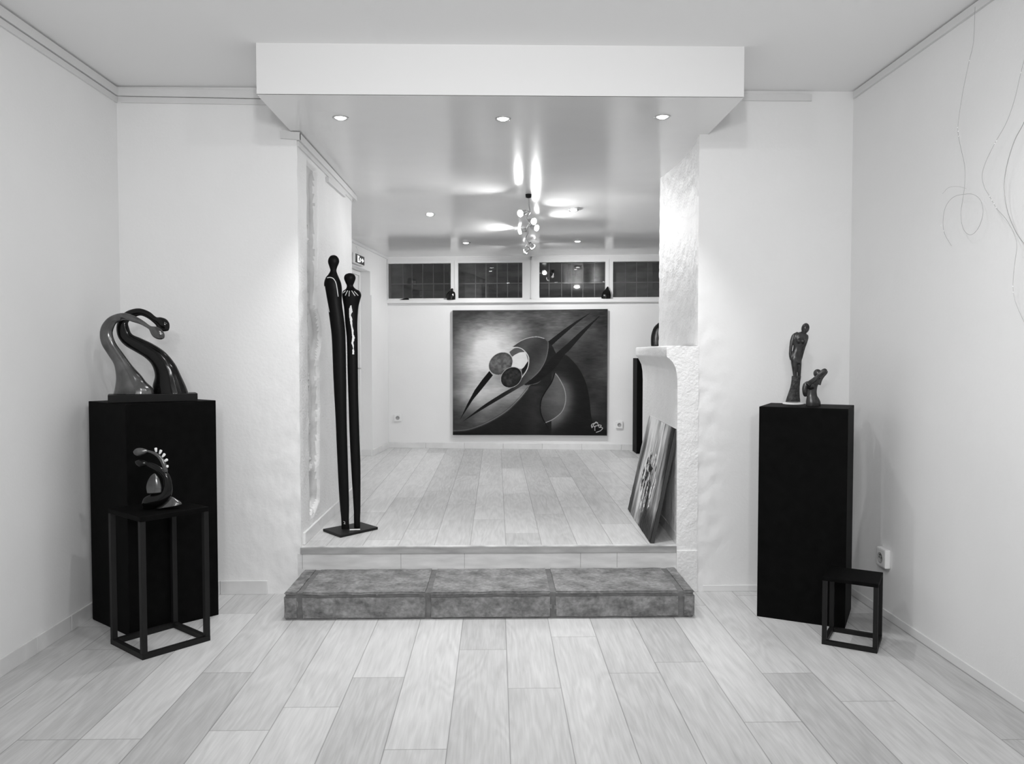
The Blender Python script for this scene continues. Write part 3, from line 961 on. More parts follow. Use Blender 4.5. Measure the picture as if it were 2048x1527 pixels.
# cloaks
c2 = smooth_line([(1140, 435), (1185, 480), (1225, 560), (1260, 610), (1210, 720), (1110, 810), (1040, 860), (960, 886), (895, 882), (1000, 800), (1060, 740), (1110, 640), (1140, 530)])
fill(c2, 40)
fill(smooth_line([(1225, 558), (1350, 450), (1480, 330), (1600, 230), (1678, 170), (1560, 300), (1450, 425), (1360, 530), (1310, 578), (1225, 700), (1120, 790), (1010, 860), (930, 880), (1060, 740)]), 30)
cl = smooth_line([(765, 490), (850, 430), (940, 397), (1030, 388), (1100, 405), (1140, 437)]) + smooth_line([(1142, 440), (1138, 530), (1110, 640), (1050, 740), (960, 830), (880, 892), (700, 1000), (450, 1148), (235, 1281)]) + smooth_line([(235, 1281), (450, 1112), (650, 982), (780, 905), (860, 820), (920, 720), (941, 620), (920, 560), (870, 510), (820, 492), (765, 490)])
t_ = np.clip((900 - Xg) / 500, 0, 1)
fill(cl, (86 + 14 * np.sin(Xg / 60 + Yg / 80)) * (1 - t_) + 22 * t_)
dC = distpoly(Xg, Yg, smooth_line([(1142, 440), (1138, 530), (1110, 640), (1050, 740), (960, 830)])); v = np.where(dC < 4, 120, v)
fill([(1140, 435), (1300, 312), (1420, 230), (1530, 165), (1590, 130), (1430, 252), (1330, 340), (1240, 420), (1180, 475)], 24)
fill([(525, 738), (563, 785), (450, 925), (350, 1045), (213, 1257), (290, 1090), (370, 940), (450, 830)], 17)
fill([(932, 638), (870, 718), (864, 790), (905, 745), (934, 680)], 18)
fill(smooth_line([(735, 540), (790, 502), (850, 500), (905, 535), (840, 545), (770, 585), (735, 540)]), 108)
hb = smooth_line([(905, 540), (840, 550), (775, 585), (758, 640), (735, 690), (800, 700), (870, 716), (932, 636)]) ; fill(hb, 222)
dI = distpoly(Xg, Yg, smooth_line([(765, 490), (820, 492), (870, 510), (920, 560), (941, 620), (925, 720), (860, 820), (790, 905)])); v = np.where(dI < 4, 215, v)
dT = distpoly(Xg, Yg, smooth_line([(765, 486), (850, 427), (940, 392), (1030, 384), (1100, 401)])); v = np.where(dT < 3.5, 185, v)
def head(cx, cy, a, b_, ang, base, amp, seed):
    global v
    c, s = math.cos(math.radians(ang)), math.sin(math.radians(ang))
    u_ = ((Xg - cx) * c + (Yg - cy) * s) / a; w_ = (-(Xg - cx) * s + (Yg - cy) * c) / b_
    r = np.hypot(u_, w_)
    v = np.where(r < 1, base + vnoise(Xg, Yg, 30, 30, seed) * amp - 30 * np.clip(r - .75, 0, 1) / .25 * .8, v)
    v = np.where((r >= 1) & (r < 1.035), 195, v)
head(645, 662, 132, 108, -38, 122, 80, 11)
head(757, 808, 118, 98, -42, 62, 70, 12)
# signature
for ln in ([(1603, 1342), (1597, 1318), (1612, 1300), (1660, 1288)], [(1608, 1335), (1625, 1300), (1645, 1282), (1662, 1298), (1672, 1328)], [(1622, 1330), (1650, 1322), (1672, 1318)], [(1636, 1325), (1632, 1348), (1634, 1370)],
           [(1676, 1312), (1698, 1318), (1692, 1332), (1676, 1338), (1700, 1338), (1712, 1350), (1690, 1374), (1648, 1390)]):
    v = np.where(distpoly(Xg, Yg, smooth_line(ln)) < 3.2, 205, v)
v = 255 * (np.clip(v, 8, 240) / 255) ** 1.3
rel = vnoise(Xg, Yg, 30, 10, 20, 3) * .0014
u_w = c10 - c00; v_w = c01 - c00
painted_canvas('painted_face', (c00, u_w, v_w, -UY), 1, 1, v, rel, pt)
bm = bmesh.new()
w2 = u_w.length / 2; 
obox(bm, (c00 + c10 + c01 + c01 + u_w) / 4 + UY * .0215, UX, UY, (0, 0, 1), w2, .0195, v_w.length / 2)
mk('stretcher_edge', bm, M['canvas_edge'], pt)

# ---------------- canvas leaning against the chimney pier
bl, br_ = onz(1256, 1018, ZU + .004), onz(1300, 1085, ZU + .004)
tl, trr = onx(1295.3, 830, 1.165), onx(1352.3, 856, 1.122)
ou = br_ - bl; ov = ((tl - bl) + (trr - br_)) / 2
on = ov.cross(ou).normalized()
if on.x > 0: on = -on
lp = thing('leaning_canvas', (bl + br_) / 2, 'grey streaked abstract canvas leaning on the chimney pier', 'painting')
nu, nv = 520, 360
Xg = np.linspace(0, 1, nu)[:, None] * np.ones((1, nv)); Yg = np.linspace(0, 1, nv)[None, :] * np.ones((nu, 1))
# vertical brush streaks; dark patches and a splashed centre (u: far -> near, v: bottom -> top)
v = 150 + vnoise(Xg, Yg, .035, .35, 31, 5) * 150 + vnoise(Xg, Yg, .25, .7, 32, 3) * 150
v += 60 * np.exp(-((Xg - .38) / .13) ** 2) * np.clip(1.1 - Yg, 0, 1)
v += 25
v -= 120 * np.clip((.28 - Yg) / .2, 0, 1) * np.clip((Xg - .25) / .5, .0, 1)
v -= 100 * np.clip((.16 - Xg) / .12, 0, 1) * np.clip((.75 - Yg) * 2, 0, 1)
v -= 110 * np.clip((Xg - .86) / .1, 0, 1) * np.clip((Yg - .45) * 3, 0, 1)
v += 35 * np.clip((Yg - .7) / .3, 0, 1) * (Xg < .8)
sp_ = np.exp(-(((Xg - .52) / .24) ** 2 + ((Yg - .42) / .27) ** 2))
n_ = vnoise(Xg, Yg, .03, .12, 33, 4)
v = np.where(sp_ * (.42 + 1.5 * n_) > .25, 30 + 60 * vnoise(Xg, Yg, .02, .05, 35), v)
v = np.where((sp_ > .3) & (vnoise(Xg, Yg, .018, .09, 34, 3) > .12), 228, v)
v = 255 * np.clip((v - 45) / 190, .03, .93) ** 1.1
rel = vnoise(Xg, Yg, .02, .06, 36, 3) * .004 * (1 + 2 * sp_)
painted_canvas('painted_face', (bl + on * .001, ou, ov, on), 1, 1, v, rel, lp)
bm = bmesh.new()
th = .026
P4 = [bl, br_, br_ + ov, bl + ov]
fr_ = [bm.verts.new(p - on * .002) for p in P4]; bk_ = [bm.verts.new(p - on * th) for p in P4]
bm.faces.new(fr_); bm.faces.new(bk_[::-1])
for i in range(4):
    f = bm.faces.new((fr_[i], fr_[(i + 1) % 4], bk_[(i + 1) % 4], bk_[i]))
    if i == 2: f.material_index = 1
bmesh.ops.recalc_face_normals(bm, faces=bm.faces)
mk('stretcher_edge', bm, [M['canvas_edge'], M['canvas_white']], lp)

# ================================================================== PLINTHS AND TABLES
def plinth(L, Fc, R, h, label, name='display_plinth', group=None):
    L, Fc, R = Vector(L), Vector(Fc), Vector(R); B_ = L + R - Fc
    bm = bmesh.new(); prism(bm, [L, Fc, R, B_], 0.0 if Fc.y < 6 else ZU, h); bevel(bm, .003, 2)
    o = mk(name, bm, M['black'])
    return tag(o, label, 'plinth', group)


HL = 1.23
plinth((-2.272, 4.50), (-1.936, 4.217), (-1.589, 4.565), HL, 'wide black plinth in the left corner under the entwined sculpture')
HR = 1.197
plinth((1.485, 4.478), (1.897, 4.262), (2.076, 4.588), HR, 'tall black plinth in the right corner under two bronze figures')
# far black plinth
p = onz(1273, 907, ZU); zt = ony(1273, 716, p.y).z
plinth((p.x, p.y + .28), (p.x, p.y), (p.x + .30, p.y), zt, 'narrow black plinth mostly hidden behind the chimney pier')


def cube_table(c, h, s, top_t, label, cat='side table'):
    """c = 4 floor corners (front, right, back, left); square bars"""
    F_, R_, B_, L_ = [Vector((*q, 0)) for q in c]
    ctr = (F_ + R_ + B_ + L_) / 4
    t = thing('frame_table', ctr, label, cat, 'black steel frame tables')
    e1 = (R_ - F_).normalized(); e2 = (L_ - F_).normalized()
    cs = []
    for q in (F_, R_, B_, L_):
        q2 = q + (ctr - q) * 0
        sx = 1 if (ctr - q).dot(e1) > 0 else -1; sy = 1 if (ctr - q).dot(e2) > 0 else -1
        cs.append(q + e1 * sx * s / 2 + e2 * sy * s / 2)
    Z = Vector((0, 0, 1))
    for q in cs:
        bm = bmesh.new(); obox(bm, q + Z * (s + (h - top_t)) / 2, e1, Vector((-e1.y, e1.x, 0)), Z, s / 2, s / 2, (h - top_t - s) / 2 - .0005); bevel(bm, .001, 1)
        mk('leg', bm, M['blackmetal'], t)
    bm = bmesh.new()
    for i in range(4):
        a, b_ = cs[i], cs[(i + 1) % 4]; d = (b_ - a).normalized(); a2, b2 = a - d * s / 2, b_ + d * s / 2
        obox(bm, (a2 + b2) / 2 + Z * s / 2, d, Vector((-d.y, d.x, 0)), Z, (b2 - a2).length / 2, s / 2, s / 2)
    mk('floor_frame', bm, M['blackmetal'], t)
    bm = bmesh.new(); prism(bm, [F_, R_, B_, L_], h - top_t, h); bevel(bm, .0015, 1)
    mk('tabletop', bm, M['black'], t)
    return t


HT = ony(281, 1034, 3.89).z
cube_table([(-1.725, 3.887), (-1.491, 4.154), (-1.762, 4.386), (-1.988, 4.114)], HT, .026, .024, 'taller slender black frame table in front of the wide left plinth')
HS = ony(1757, 1167.5, 3.9).z
cube_table([(1.900, 3.900), (2.027, 4.111), (1.806, 4.246), (1.677, 4.038)], HS, .022, .020, 'low black cube frame table before the right plinth')

# ================================================================== SCULPTURES
# entwined bent pair on a board
O1, K1 = (160, 580), 6.107
Y1 = 4.42
z0_ = HL
sw = thing('entwined_sculpture', (ony(300, 800, Y1).x, Y1, HL), 'sculpture of a silver and a black bent figure on black board, on left plinth', 'sculpture')
bm = bmesh.new()
xa, xb = ony(215.5, 800, 4.36).x, ony(395.5, 800, 4.36).x
zt = ony(300, 788.5, 4.37).z
q0, q1 = ony(215.5, 800, 4.30), ony(395.5, 800, 4.485)
q0.z = q1.z = 0; e_ = (q1 - q0).normalized(); n_b = Vector((-e_.y, e_.x, 0))
obox(bm, (q0 + q1) / 2 + n_b * .075 + Vector((0, 0, (HL + zt) / 2 + .0005)), e_, n_b, (0, 0, 1), (q1 - q0).length / 2, .075, (zt - HL) / 2); bevel(bm, .003, 2)
mk('base_board', bm, mat('black_board', .004, .4, spec=.15), sw)
bm = bmesh.new()
body(bm, [(415, 1272, 905, 1272), (432, 1200, 880, 1195), (443, 1110, 800, 1115), (441, 1020, 745, 1040), (415, 900, 645, 930), (345, 790, 540, 790), (268, 665, 440, 650), (243, 550, 400, 540), (262, 440, 415, 455), (335, 343, 452, 398), (440, 290, 520, 374), (545, 277, 585, 372), (660, 308, 650, 392), (765, 365, 738, 420), (858, 432, 832, 472),
          (880, 475, 42), (905, 492, 58), (940, 520, 68), (980, 550, 60), (1012, 573, 38), (1030, 585, 8)], Y1, O1, K1, .62, doff=[0] * 11 + [-.03] * 10)
fuse(mk('silver_figure', bm, M['silver'], sw, True), .0035)['label'] = 'silver grey bent figure'
bm = bmesh.new()
body(bm, [(895, 1272, 1328, 1272), (892, 1165, 1288, 1165), (917, 1040, 1225, 1030), (880, 915, 1160, 900), (795, 825, 1045, 760), (675, 752, 900, 660), (555, 680, 745, 585), (475, 590, 635, 535), (445, 480, 598, 455), (465, 370, 590, 395), (540, 275, 640, 350), (640, 230, 692, 322), (740, 222, 748, 312), (850, 262, 822, 342), (930, 325, 880, 385),
          (955, 378, 58), (1000, 412, 80), (1040, 450, 70), (1066, 476, 40), (1082, 492, 8)], Y1, O1, K1, .62, doff=[.085, .085, .08, .075, .07, .065, .06, .05, .05, .05, .05, .05, .05, .05, .05, .05, .05, .05, .05, .05])
fuse(mk('black_figure', bm, M['darkbronze'], sw, True), .0035)['label'] = 'glossy black bent figure'

# small sculpture on the frame table
O2, K2 = (160, 860), 3.18
Y2 = 4.10
sm_ = thing('curled_sculpture', (ony(318, 1010, Y2).x, Y2, HT), 'small curled two figure sculpture with white studs on the tall frame table', 'sculpture')
bm = bmesh.new()
body(bm, [(402, 478, 16), (425, 462, 38), (462, 448, 46), (510, 435, 48), (548, 398, 38), (558, 340, 27), (545, 290, 23), (505, 250, 20), (455, 222, 18), (425, 213, 14), (405, 212, 22), (382, 208, 24), (360, 203, 14), (350, 200, 3)], Y2, O2, K2, .8)
lo_ = [(400, 497, 480, 497), (403, 470, 500, 470), (408, 430, 500, 430)]
body(bm, lo_, Y2, O2, K2, .5)
fuse(mk('dark_figure', bm, M['darkbronze'], sm_, True), .003)
bm = bmesh.new()
body(bm, [(548, 268, 12), (540, 235, 15), (527, 203, 15), (505, 170, 12), (470, 145, 10), (432, 133, 8), (415, 133, 16), (395, 135, 24), (372, 138, 27), (350, 138, 18), (339, 137, 4)], Y2 - .01, O2, K2, .8)
fuse(mk('silver_figure', bm, M['silver'], sm_, True), .0025)['label'] = 'silver arched figure with oval head'
bm = bmesh.new()
body(bm, [(428, 402, 518, 396), (422, 365, 520, 365), (430, 325, 512, 330), (448, 292, 498, 296), (468, 274, 480, 274)], Y2 - .02, O2, K2, .5)
mk('silver_cone', bm, M['silver'], sm_, True)
bm = bmesh.new()
body(bm, [(488, 497, 648, 470), (515, 470, 640, 456), (545, 440, 615, 438), (562, 422, 588, 422)], Y2 + .01, O2, K2, .5)
mk('silver_foot', bm, M['silver'], sm_, True)
for (x, y, a) in [(483, 125, -8), (511, 138, 22), (531, 160, 38), (545, 192, 58), (548, 230, 85)]:
    bm = bmesh.new()
    dx, dy = math.sin(math.radians(a)), -math.cos(math.radians(a))
    body(bm, [(x - dx * 14, y - dy * 14, 5), (x - dx * 2, y - dy * 2, 8), (x + dx * 10, y + dy * 10, 9), (x + dx * 14, y + dy * 14, 6)], Y2 - .01, O2, K2, .8, n=10, sub=3)
    mk('stud', bm, M['inlay'], sm_, True)

# right plinth: tall slim woman and small reaching torso
O3, K3 = (1540, 630), 8.0375
Y3 = 4.65
pd = onz(1586.5, 806, HR)
tw = thing('standing_figure_bronze', (ony(1590, 803, Y3).x, Y3, HR), 'tall slim bronze woman with bowed head on the right plinth', 'sculpture')
zc_ = ony(1590, 806, Y3).z
bm = bmesh.new()
cxw = ony(1586.7, 800, Y3).x
lathe(bm, [(.058, 0), (.060, .002), (.060, .007), (.058, .009)], (cxw, Y3, HR + .0005), (0, 0, 1), 40)
mk('white_disc', bm, M['plastic'], tw)['label'] = 'white round disc base'
bm = bmesh.new()
body(bm, [(250, 1392, 485, 1392), (262, 1350, 482, 1350), (282, 1290, 476, 1300), (322, 1170, 476, 1180), (343, 1070, 484, 1070), (350, 985, 497, 985), (358, 975, 490, 975)], Y3, O3, K3, .6)
mk('rough_base', bm, M['roughbronze'], tw, True)['label'] = 'rough carved bronze base'
bm = bmesh.new()
body(bm, [(360, 780, 500, 780), (334, 730, 505, 735), (332, 670, 508, 672), (356, 600, 512, 605), (374, 520, 530, 525), (374, 440, 575, 440), (376, 360, 604, 372), (402, 305, 600, 322), (445, 278, 588, 300), (505, 262, 575, 285), (520, 240, 590, 265)], Y3, O3, K3, .55)
body(bm, [(452, 290, 30), (385, 330, 32), (358, 400, 32), (340, 480, 27), (330, 560, 24), (328, 640, 24), (338, 715, 18)], Y3, O3, K3, .9)
body(bm, [(585, 320, 26), (596, 360, 22), (575, 440, 22), (548, 520, 19), (525, 610, 17), (508, 690, 13), (500, 735, 8)], Y3, O3, K3, .9)
body(bm, [(385, 1045, 434, 1045), (370, 960, 434, 960), (353, 850, 436, 850), (338, 760, 438, 760), (336, 700, 440, 700)], Y3, O3, K3, .95)
body(bm, [(442, 1045, 488, 1045), (442, 960, 494, 960), (440, 850, 502, 850), (438, 760, 506, 760), (436, 700, 508, 700)], Y3 + .004, O3, K3, 1.0)
for (x, y, r) in ((462, 415, 42), (528, 418, 44)): ell(bm, x, y, r, r, 0, Y3, O3, K3, .85, -.014)
ell(bm, 568, 210, 63, 86, 14, Y3, O3, K3)
fuse(mk('woman_figure', bm, M['bronze'], tw, True), .0022)

rt = thing('reaching_torso_bronze', (ony(1627, 808, Y3 - .06).x, Y3 - .06, HR), 'small bronze torso raising an arm beside the tall slim woman', 'sculpture')
Y4 = onz(1627, 811, HR).y
bm = bmesh.new()
body(bm, [(580, 1462, 812, 1462), (578, 1400, 812, 1400), (586, 1340, 790, 1345), (596, 1280, 758, 1290), (602, 1210, 752, 1210), (600, 1140, 765, 1140), (625, 1085, 790, 1080), (690, 1040, 805, 1045), (735, 1000, 800, 1020)], Y4, O3, K3, .6)
body(bm, [(600, 1120, 45), (650, 1080, 38), (720, 1025, 34), (790, 960, 30), (850, 905, 36), (890, 890, 38), (915, 885, 16)], Y4 - .035, O3, K3, .9)
body(bm, [(770, 1110, 45), (800, 1040, 38), (845, 975, 32), (895, 920, 30), (918, 890, 14)], Y4, O3, K3, .9)
body(bm, [(620, 1095, 42), (575, 1120, 42), (557, 1175, 40), (560, 1240, 38), (567, 1290, 28), (572, 1310, 8)], Y4, O3, K3, .9)
ell(bm, 765, 935, 66, 70, 0, Y4 + .0, O3, K3)
ell(bm, 655, 1135, 58, 55, 0, Y4 - .02, O3, K3)
fuse(mk('torso', bm, M['bronze'], rt, True), .0022)

# tall black couple on a steel plate
YC = 5.385
cp = thing('couple_sculpture', (-.98, 5.385, ZU), 'very tall slender black couple sculpture on a flat steel plate by the left jamb', 'sculpture')
bm = bmesh.new(); prism(bm, [(-1.168, 5.381), (-1.013, 5.19), (-.805, 5.434), (-.95, 5.60)], ZU + .001, ZU + .018); bevel(bm, .002, 1)
mk('base_plate', bm, M['blackmetal'], cp)
man = [(683, 1066, 699, 1066), (682.5, 1040, 698, 1040), (680, 1013, 698.3, 1013), (677.5, 978, 697.5, 978), (673.7, 900, 695.2, 900), (671, 837, 693.5, 837), (666.8, 758, 692.6, 758), (663.7, 680, 691.3, 680), (660.5, 648, 689.4, 648), (654.5, 605, 684, 605), (650, 580, 684, 580), (648, 567, 682.5, 567), (651.5, 555, 678, 555), (657, 548, 675, 548), (660.5, 541, 673, 541), (659, 534, 674.5, 534), (656.3, 526, 677.8, 526), (656, 521, 678.5, 521), (657.5, 516, 677, 516), (661, 511.5, 673, 511.5), (665, 510, 669, 510)]
wom = [(708, 1057, 720, 1057), (707.5, 1030, 720.5, 1030), (707, 1013, 721, 1013), (702, 931, 721, 931), (699, 868, 718.7, 868), (697, 806, 717, 806), (695, 743, 716, 743), (693.5, 680, 715.5, 680), (690.4, 648, 715, 648), (688, 617, 716.5, 617), (685.5, 601, 720, 601), (684, 590, 722.5, 590), (686, 582, 719.5, 582), (692, 577, 711, 577), (693.5, 571, 706.5, 571), (691, 565, 708.5, 565), (688.3, 558, 711, 558), (688.3, 553, 711, 553), (691, 548.5, 708, 548.5), (697, 546, 702, 546)]
bm = bmesh.new(); body(bm, man, YC, (0, 0), 1, .55, n=28)
mo = mk('taller_figure', bm, M['figure'], cp, True)
bm = bmesh.new(); body(bm, wom, YC + .03, (0, 0), 1, .55, n=28)
wo = mk('shorter_figure', bm, M['figure'], cp, True)
def bvh_of(o):
    b2 = bmesh.new(); b2.from_mesh(o.data); t = BVHTree.FromBMesh(b2); b2.free(); return t
bm_, bw_ = bvh_of(mo), bvh_of(wo)
def stroke(bvh, pts, r, name, parent, sub=4):
    P = [surf_pt(bvh, x, y, .001) for x, y in [tuple(q) for q in (cr(pts, sub) if len(pts) > 2 else [np.array(pts[0]) + (np.array(pts[1]) - np.array(pts[0])) * k / 6 for k in range(7)])]]
    P = [p for p in P if p is not None]
    if len(P) < 2: return
    b2 = bmesh.new(); tube(b2, P, r, 6, 1)
    o = mk(name, b2, M['inlay']); o.parent = parent
    return o
z3 = lambda x, y: (560 + x / 3.183, 240 + y / 3.183)
z8 = lambda x, y: (640 + x / 6.94, 500 + y / 6.94)
stroke(bm_, [z8(100, 384), z8(140, 378), z8(185, 395), z8(220, 450), z8(238, 540), z8(252, 645)], .0032, 'shoulder_line', mo)
stroke(bm_, [z8(64, 500), z8(85, 620), z8(115, 790), z8(130, 860)], .0022, 'arm_line', mo)
for l in ([z8(355, 563), z8(320, 595)], [z8(383, 560), z8(350, 630)], [z8(408, 565), z8(402, 640)], [z8(440, 563), z8(487, 633)], [z8(475, 570), z8(530, 630)]):
    stroke(bw_, l, .0026, 'neck_stroke', wo)
stroke(bw_, [z8(312, 785), z8(325, 870), z8(335, 985)], .004, 'side_line', wo)
# jagged white inlay down the woman's body
cen = [(430, 765, 6), (425, 800, 16), (428, 850, 22), (418, 900, 12), (428, 950, 16), (435, 1010, 14), (440, 1060, 9), (452, 1110, 12), (455, 1170, 11), (465, 1215, 18), (458, 1250, 14), (450, 1290, 14), (460, 1330, 9), (463, 1370, 4), (461, 1385, 12), (462, 1445, 12)]
b2 = bmesh.new(); prev = None
rnd = random.Random(3)
cd2 = cr(cen, 4)
for k, (x, y, r) in enumerate(cd2):
    a_, c_ = surf_pt(bw_, *z8(x - r * rnd.uniform(.8, 1.2), y), .0015), surf_pt(bw_, *z8(x + r * rnd.uniform(.8, 1.2), y), .0015)
    if a_ is None or c_ is None: prev = None; continue
    a2, c2_ = a_ + Vector((0, .004, 0)), c_ + Vector((0, .004, 0))
    cur = [b2.verts.new(q) for q in (a_, c_, c2_, a2)]
    if prev:
        for i in range(4): b2.faces.new((prev[i], prev[(i + 1) % 4], cur[(i + 1) % 4], cur[i]))
    prev = cur
o = mk('jagged_inlay', b2, M['inlay']); o.parent = wo
bm = bmesh.new(); p = onz(711, 1058, ZU + .018)
obox(bm, p + Vector((-.002, -.01, .001)), (1, .12, 0), (-.12, 1, 0), (0, 0, 1), .034, .013, .0008)
mk('title_card', bm, M['inlay'], cp)
stroke(bm_, [(687, 1042), (690, 1044), (688, 1047), (691, 1047)], .0012, 'mark', mo)

# little figures on the window sill
OS, KS = (760, 500), 3.531
def sillfig(px, label, parts, ells):
    p = onbk(px, 600, -.03); Yp = p.y
    t = thing('sill_figurine', (p.x, p.y, 2.158), label, 'figurine', 'dark figurines on the high sill')
    bm = bmesh.new()
    for e in parts: body(bm, e, Yp, OS, KS, .8, n=14)
    for e in ells: ell(bm, *e, Yp, OS, KS)
    fuse(mk('figure', bm, M['darkbronze'], t, True), .004)
    return t
sillfig(902, 'dark seated couple figurine on the sill between the two left panes', [[(470, 352, 532, 352), (474, 325, 534, 325), (480, 300, 530, 300), (492, 288, 520, 290)], [(480, 335, 12), (478, 315, 10), (490, 300, 8), (502, 295, 8)]], [(509, 280, 9, 12, 0), (488, 308, 9, 10, 0)])
sillfig(1212, 'dark hooded figurine on the sill between the two right panes', [[(1563, 341, 1630, 341), (1566, 315, 1631, 315), (1578, 290, 1625, 290), (1592, 275, 1617, 277), (1600, 262, 1614, 264)]], [(1608, 268, 7, 12, 0)])
sillfig(810, 'low flat dark piece lying at the left end of the high sill', [[(138, 352, 3), (160, 349, 6), (185, 346, 9), (200, 347, 8), (205, 349, 3)]], [])

# bust on the mantel behind the chimney breast
YM = 6.39
t = thing('mantel_bust', (ony(1316, 690, YM).x, YM, 1.544), 'dark curved bust on the mantel, half hidden by the chimney breast', 'sculpture')
bm = bmesh.new()
body(bm, [(1302, 692, 1334, 692), (1301.5, 685, 1336, 685), (1302, 672, 1338, 672), (1305, 660, 1337, 660), (1309, 652, 1334, 652), (1314, 647, 1330, 647), (1319, 644, 1326, 644)], YM, (0, 0), 1, .6)
fuse(mk('bust', bm, M['darkbronze'], t, True), .004)
bm = bmesh.new()
body(bm, [(1308, 691, 1322, 691), (1307, 678, 1322, 678), (1310, 665, 1322, 665), (1315, 655, 1322, 655)], YM - .05, (0, 0), 1, .3)
mk('smooth_panel', bm, M['bronze'], t, True)['label'] = 'paler inner panel'

# ================================================================== SOCKETS
def socket(c, ux, n, s, label, name='wall_socket', depth=.022, big=False):
    c, ux, n = Vector(c), Vector(ux).normalized(), Vector(n).normalized(); Z = Vector((0, 0, 1))
    t = thing(name, c, label, 'socket', 'white wall sockets')
    bm = bmesh.new(); obox(bm, c + n * depth / 2, ux, n, Z, s / 2, depth / 2, s / 2); bevel(bm, depth * .3, 2)
    mk('cover_plate', bm, M['plastic'], t)
    bm = bmesh.new()
    lathe(bm, [(s * .28, 0), (s * .28, .002), (s * .25, .0025), (s * .235, .0005), (.001, .0004)], c + n * depth, n, 28)
    mk('round_well', bm, mat('socket_well', .4, .4), t)
    bm = bmesh.new()
    for k in (-1, 1): lathe(bm, [(s * .035, 0), (s * .035, .002)], c + n * (depth + .0006) + ux * k * s * .11, n, 10)
    lathe(bm, [(s * .03, 0), (s * .03, .005)], c + n * depth + Z * s * .15, n, 10)
    mk('pin_hole', bm, M['hole'], t)
    return t
p = onbk(796, 835, 0); socket(p, UX, -UY, .092, 'white wall socket left of the big painting')
p = onbk(1238.5, 849, 0); socket(p, UX, -UY, .088, 'white wall socket right of the big painting, low on far wall')
p = onx(1772.5, 1114, XR); socket(p, (0, 1, 0), (-1, 0, 0), .108, 'white surface mounted socket on the right wall above the low frame table', depth=.034)

# ================================================================== EXIT SIGN
q = [onlf(x, y, .03) for x, y in ((707, 504.5), (727, 512.5), (727, 533), (707, 525))]
ctr = sum(q, Vector()) / 4
es = thing('exit_sign', ctr, 'small dark exit sign with running figure and arrow above the far door', 'sign')
hw = ((q[1] + q[2]) / 2 - (q[0] + q[3]) / 2).length / 2; hh = ((q[0].z - q[3].z) + (q[1].z - q[2].z)) / 4
Zv = Vector((0, 0, 1))
bm = bmesh.new(); obox(bm, ctr, UY, UX, Zv, hw, .014, hh); bevel(bm, .003, 1); mk('white_casing', bm, M['plastic'], es)
bm = bmesh.new(); obox(bm, ctr + UX * .0145, UY, UX, Zv, hw * .9, .001, hh * .84); mk('dark_panel', bm, M['exitsign'], es)
def sgn(poly):
    bm = bmesh.new()
    a = [bm.verts.new(ctr + UX * .0158 + UY * (x * hw) + Zv * (z * hh)) for x, z in poly]; c = [bm.verts.new(v_.co + UX * .001) for v_ in a]
    n = len(poly); bm.faces.new(a); bm.faces.new(c[::-1])
    for i in range(n): bm.faces.new((a[i], a[(i + 1) % n], c[(i + 1) % n], c[i]))
    bmesh.ops.recalc_face_normals(bm, faces=bm.faces)
    return bm
wsg = mat('sign_white', .9, .5, emit=.8)
mk('door_pictogram', sgn([(-.5, -.62), (-.5, .62), (-.12, .62), (-.12, .35), (-.34, .2), (-.22, -.05), (-.36, -.3), (-.12, -.3), (-.12, -.62)]), wsg, es)
mk('running_figure', sgn([(-.04, .1), (.02, .32), (.12, .36), (.16, .14), (.06, -.05), (.14, -.35), (.04, -.55), (-.06, -.3)]), wsg, es)
mk('arrow', sgn([(.24, .14), (.46, .14), (.46, .46), (.78, 0), (.46, -.46), (.46, -.14), (.24, -.14)]), wsg, es)
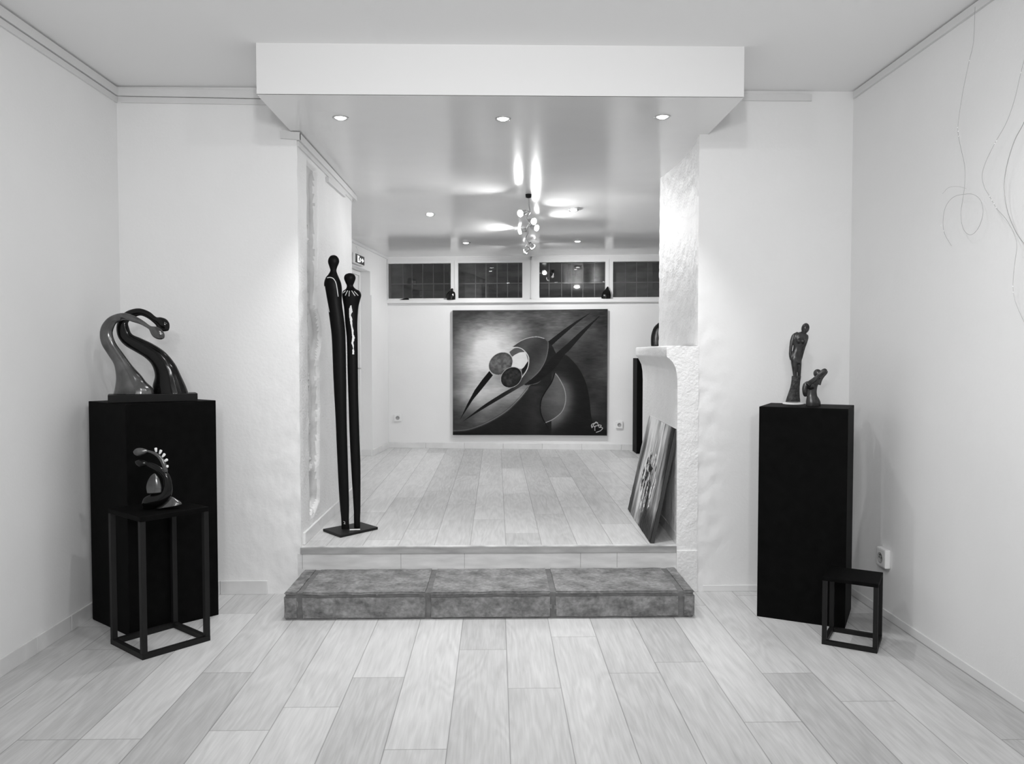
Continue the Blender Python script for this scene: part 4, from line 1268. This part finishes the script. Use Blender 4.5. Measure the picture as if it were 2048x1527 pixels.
bm = bmesh.new(); tube(bm, [ctr + Zv * hh, ctr + Zv * (hh + .05) - UX * .01, ctr + Zv * (hh + .09) - UX * .028], .003, 6, 3); mk('cable', bm, M['plastic'], es)

# ================================================================== HANGING WIRES (right)
OW, KW = (1400, 60), 2.545
XW = XR - .05
wp = lambda x, y: onx(OW[0] + x / KW, OW[1] + y / KW, XW)
def wire(label, lines, beads, radii):
    top = max((wp(*p) for l in lines for p in l), key=lambda q: q.z)
    t = thing('bead_wire', top, label, 'hanging wire', 'curling bead wires on the right wall')
    for l, r in zip(lines, radii):
        bm = bmesh.new(); tube(bm, [wp(*p) for p in l], r, 6, 6)
        mk('strand', bm, M['wire'], t)
    for b_ in beads:
        bm = bmesh.new(); bmesh.ops.create_icosphere(bm, subdivisions=2, radius=.0034, matrix=Matrix.Translation(wp(*b_)))
        mk('bead', bm, M['bead'], t, True)
    return t
wire('thin curling wire ending in a round loop high on the right wall', [[(1400, -118), (1392, 60), (1371, 155), (1335, 330), (1314, 480), (1316, 541), (1330, 610), (1347, 690), (1348, 780), (1338, 860), (1328, 935), (1340, 1010), (1375, 1042), (1415, 1010), (1440, 935), (1430, 870), (1395, 838), (1350, 835), (1290, 850), (1250, 900), (1237, 970), (1245, 1035), (1280, 1098)], [(1235, 832), (1265, 802), (1310, 796), (1355, 806)]],
     [(1371, 155), (1310, 484), (1311, 497), (1314, 515), (1316, 541), (1227, 994), (1240, 1023)], [.0009, .0006])
wire('thin beaded thread right of the looped wire', [[(1690, -60), (1655, 130), (1633, 217), (1602, 350), (1560, 470), (1503, 572), (1455, 670), (1436, 740), (1448, 800), (1474, 846), (1508, 905), (1560, 965), (1600, 1040), (1613, 1100), (1603, 1180), (1593, 1290), (1600, 1360), (1620, 1420), (1652, 1490)]],
     [(1633, 217), (1632, 210), (1500, 577), (1509, 565), (1474, 846), (1485, 866), (1496, 884), (1507, 904), (1592, 1305), (1594, 1335)], [.0009])
wire('thicker wavy wire at the right edge of the view', [[(1760, -40), (1720, 300), (1649, 470), (1600, 565), (1562, 690), (1548, 800), (1565, 920), (1610, 1030), (1660, 1100), (1720, 1180)]], [], [.0016])

bpy.context.view_layer.update()
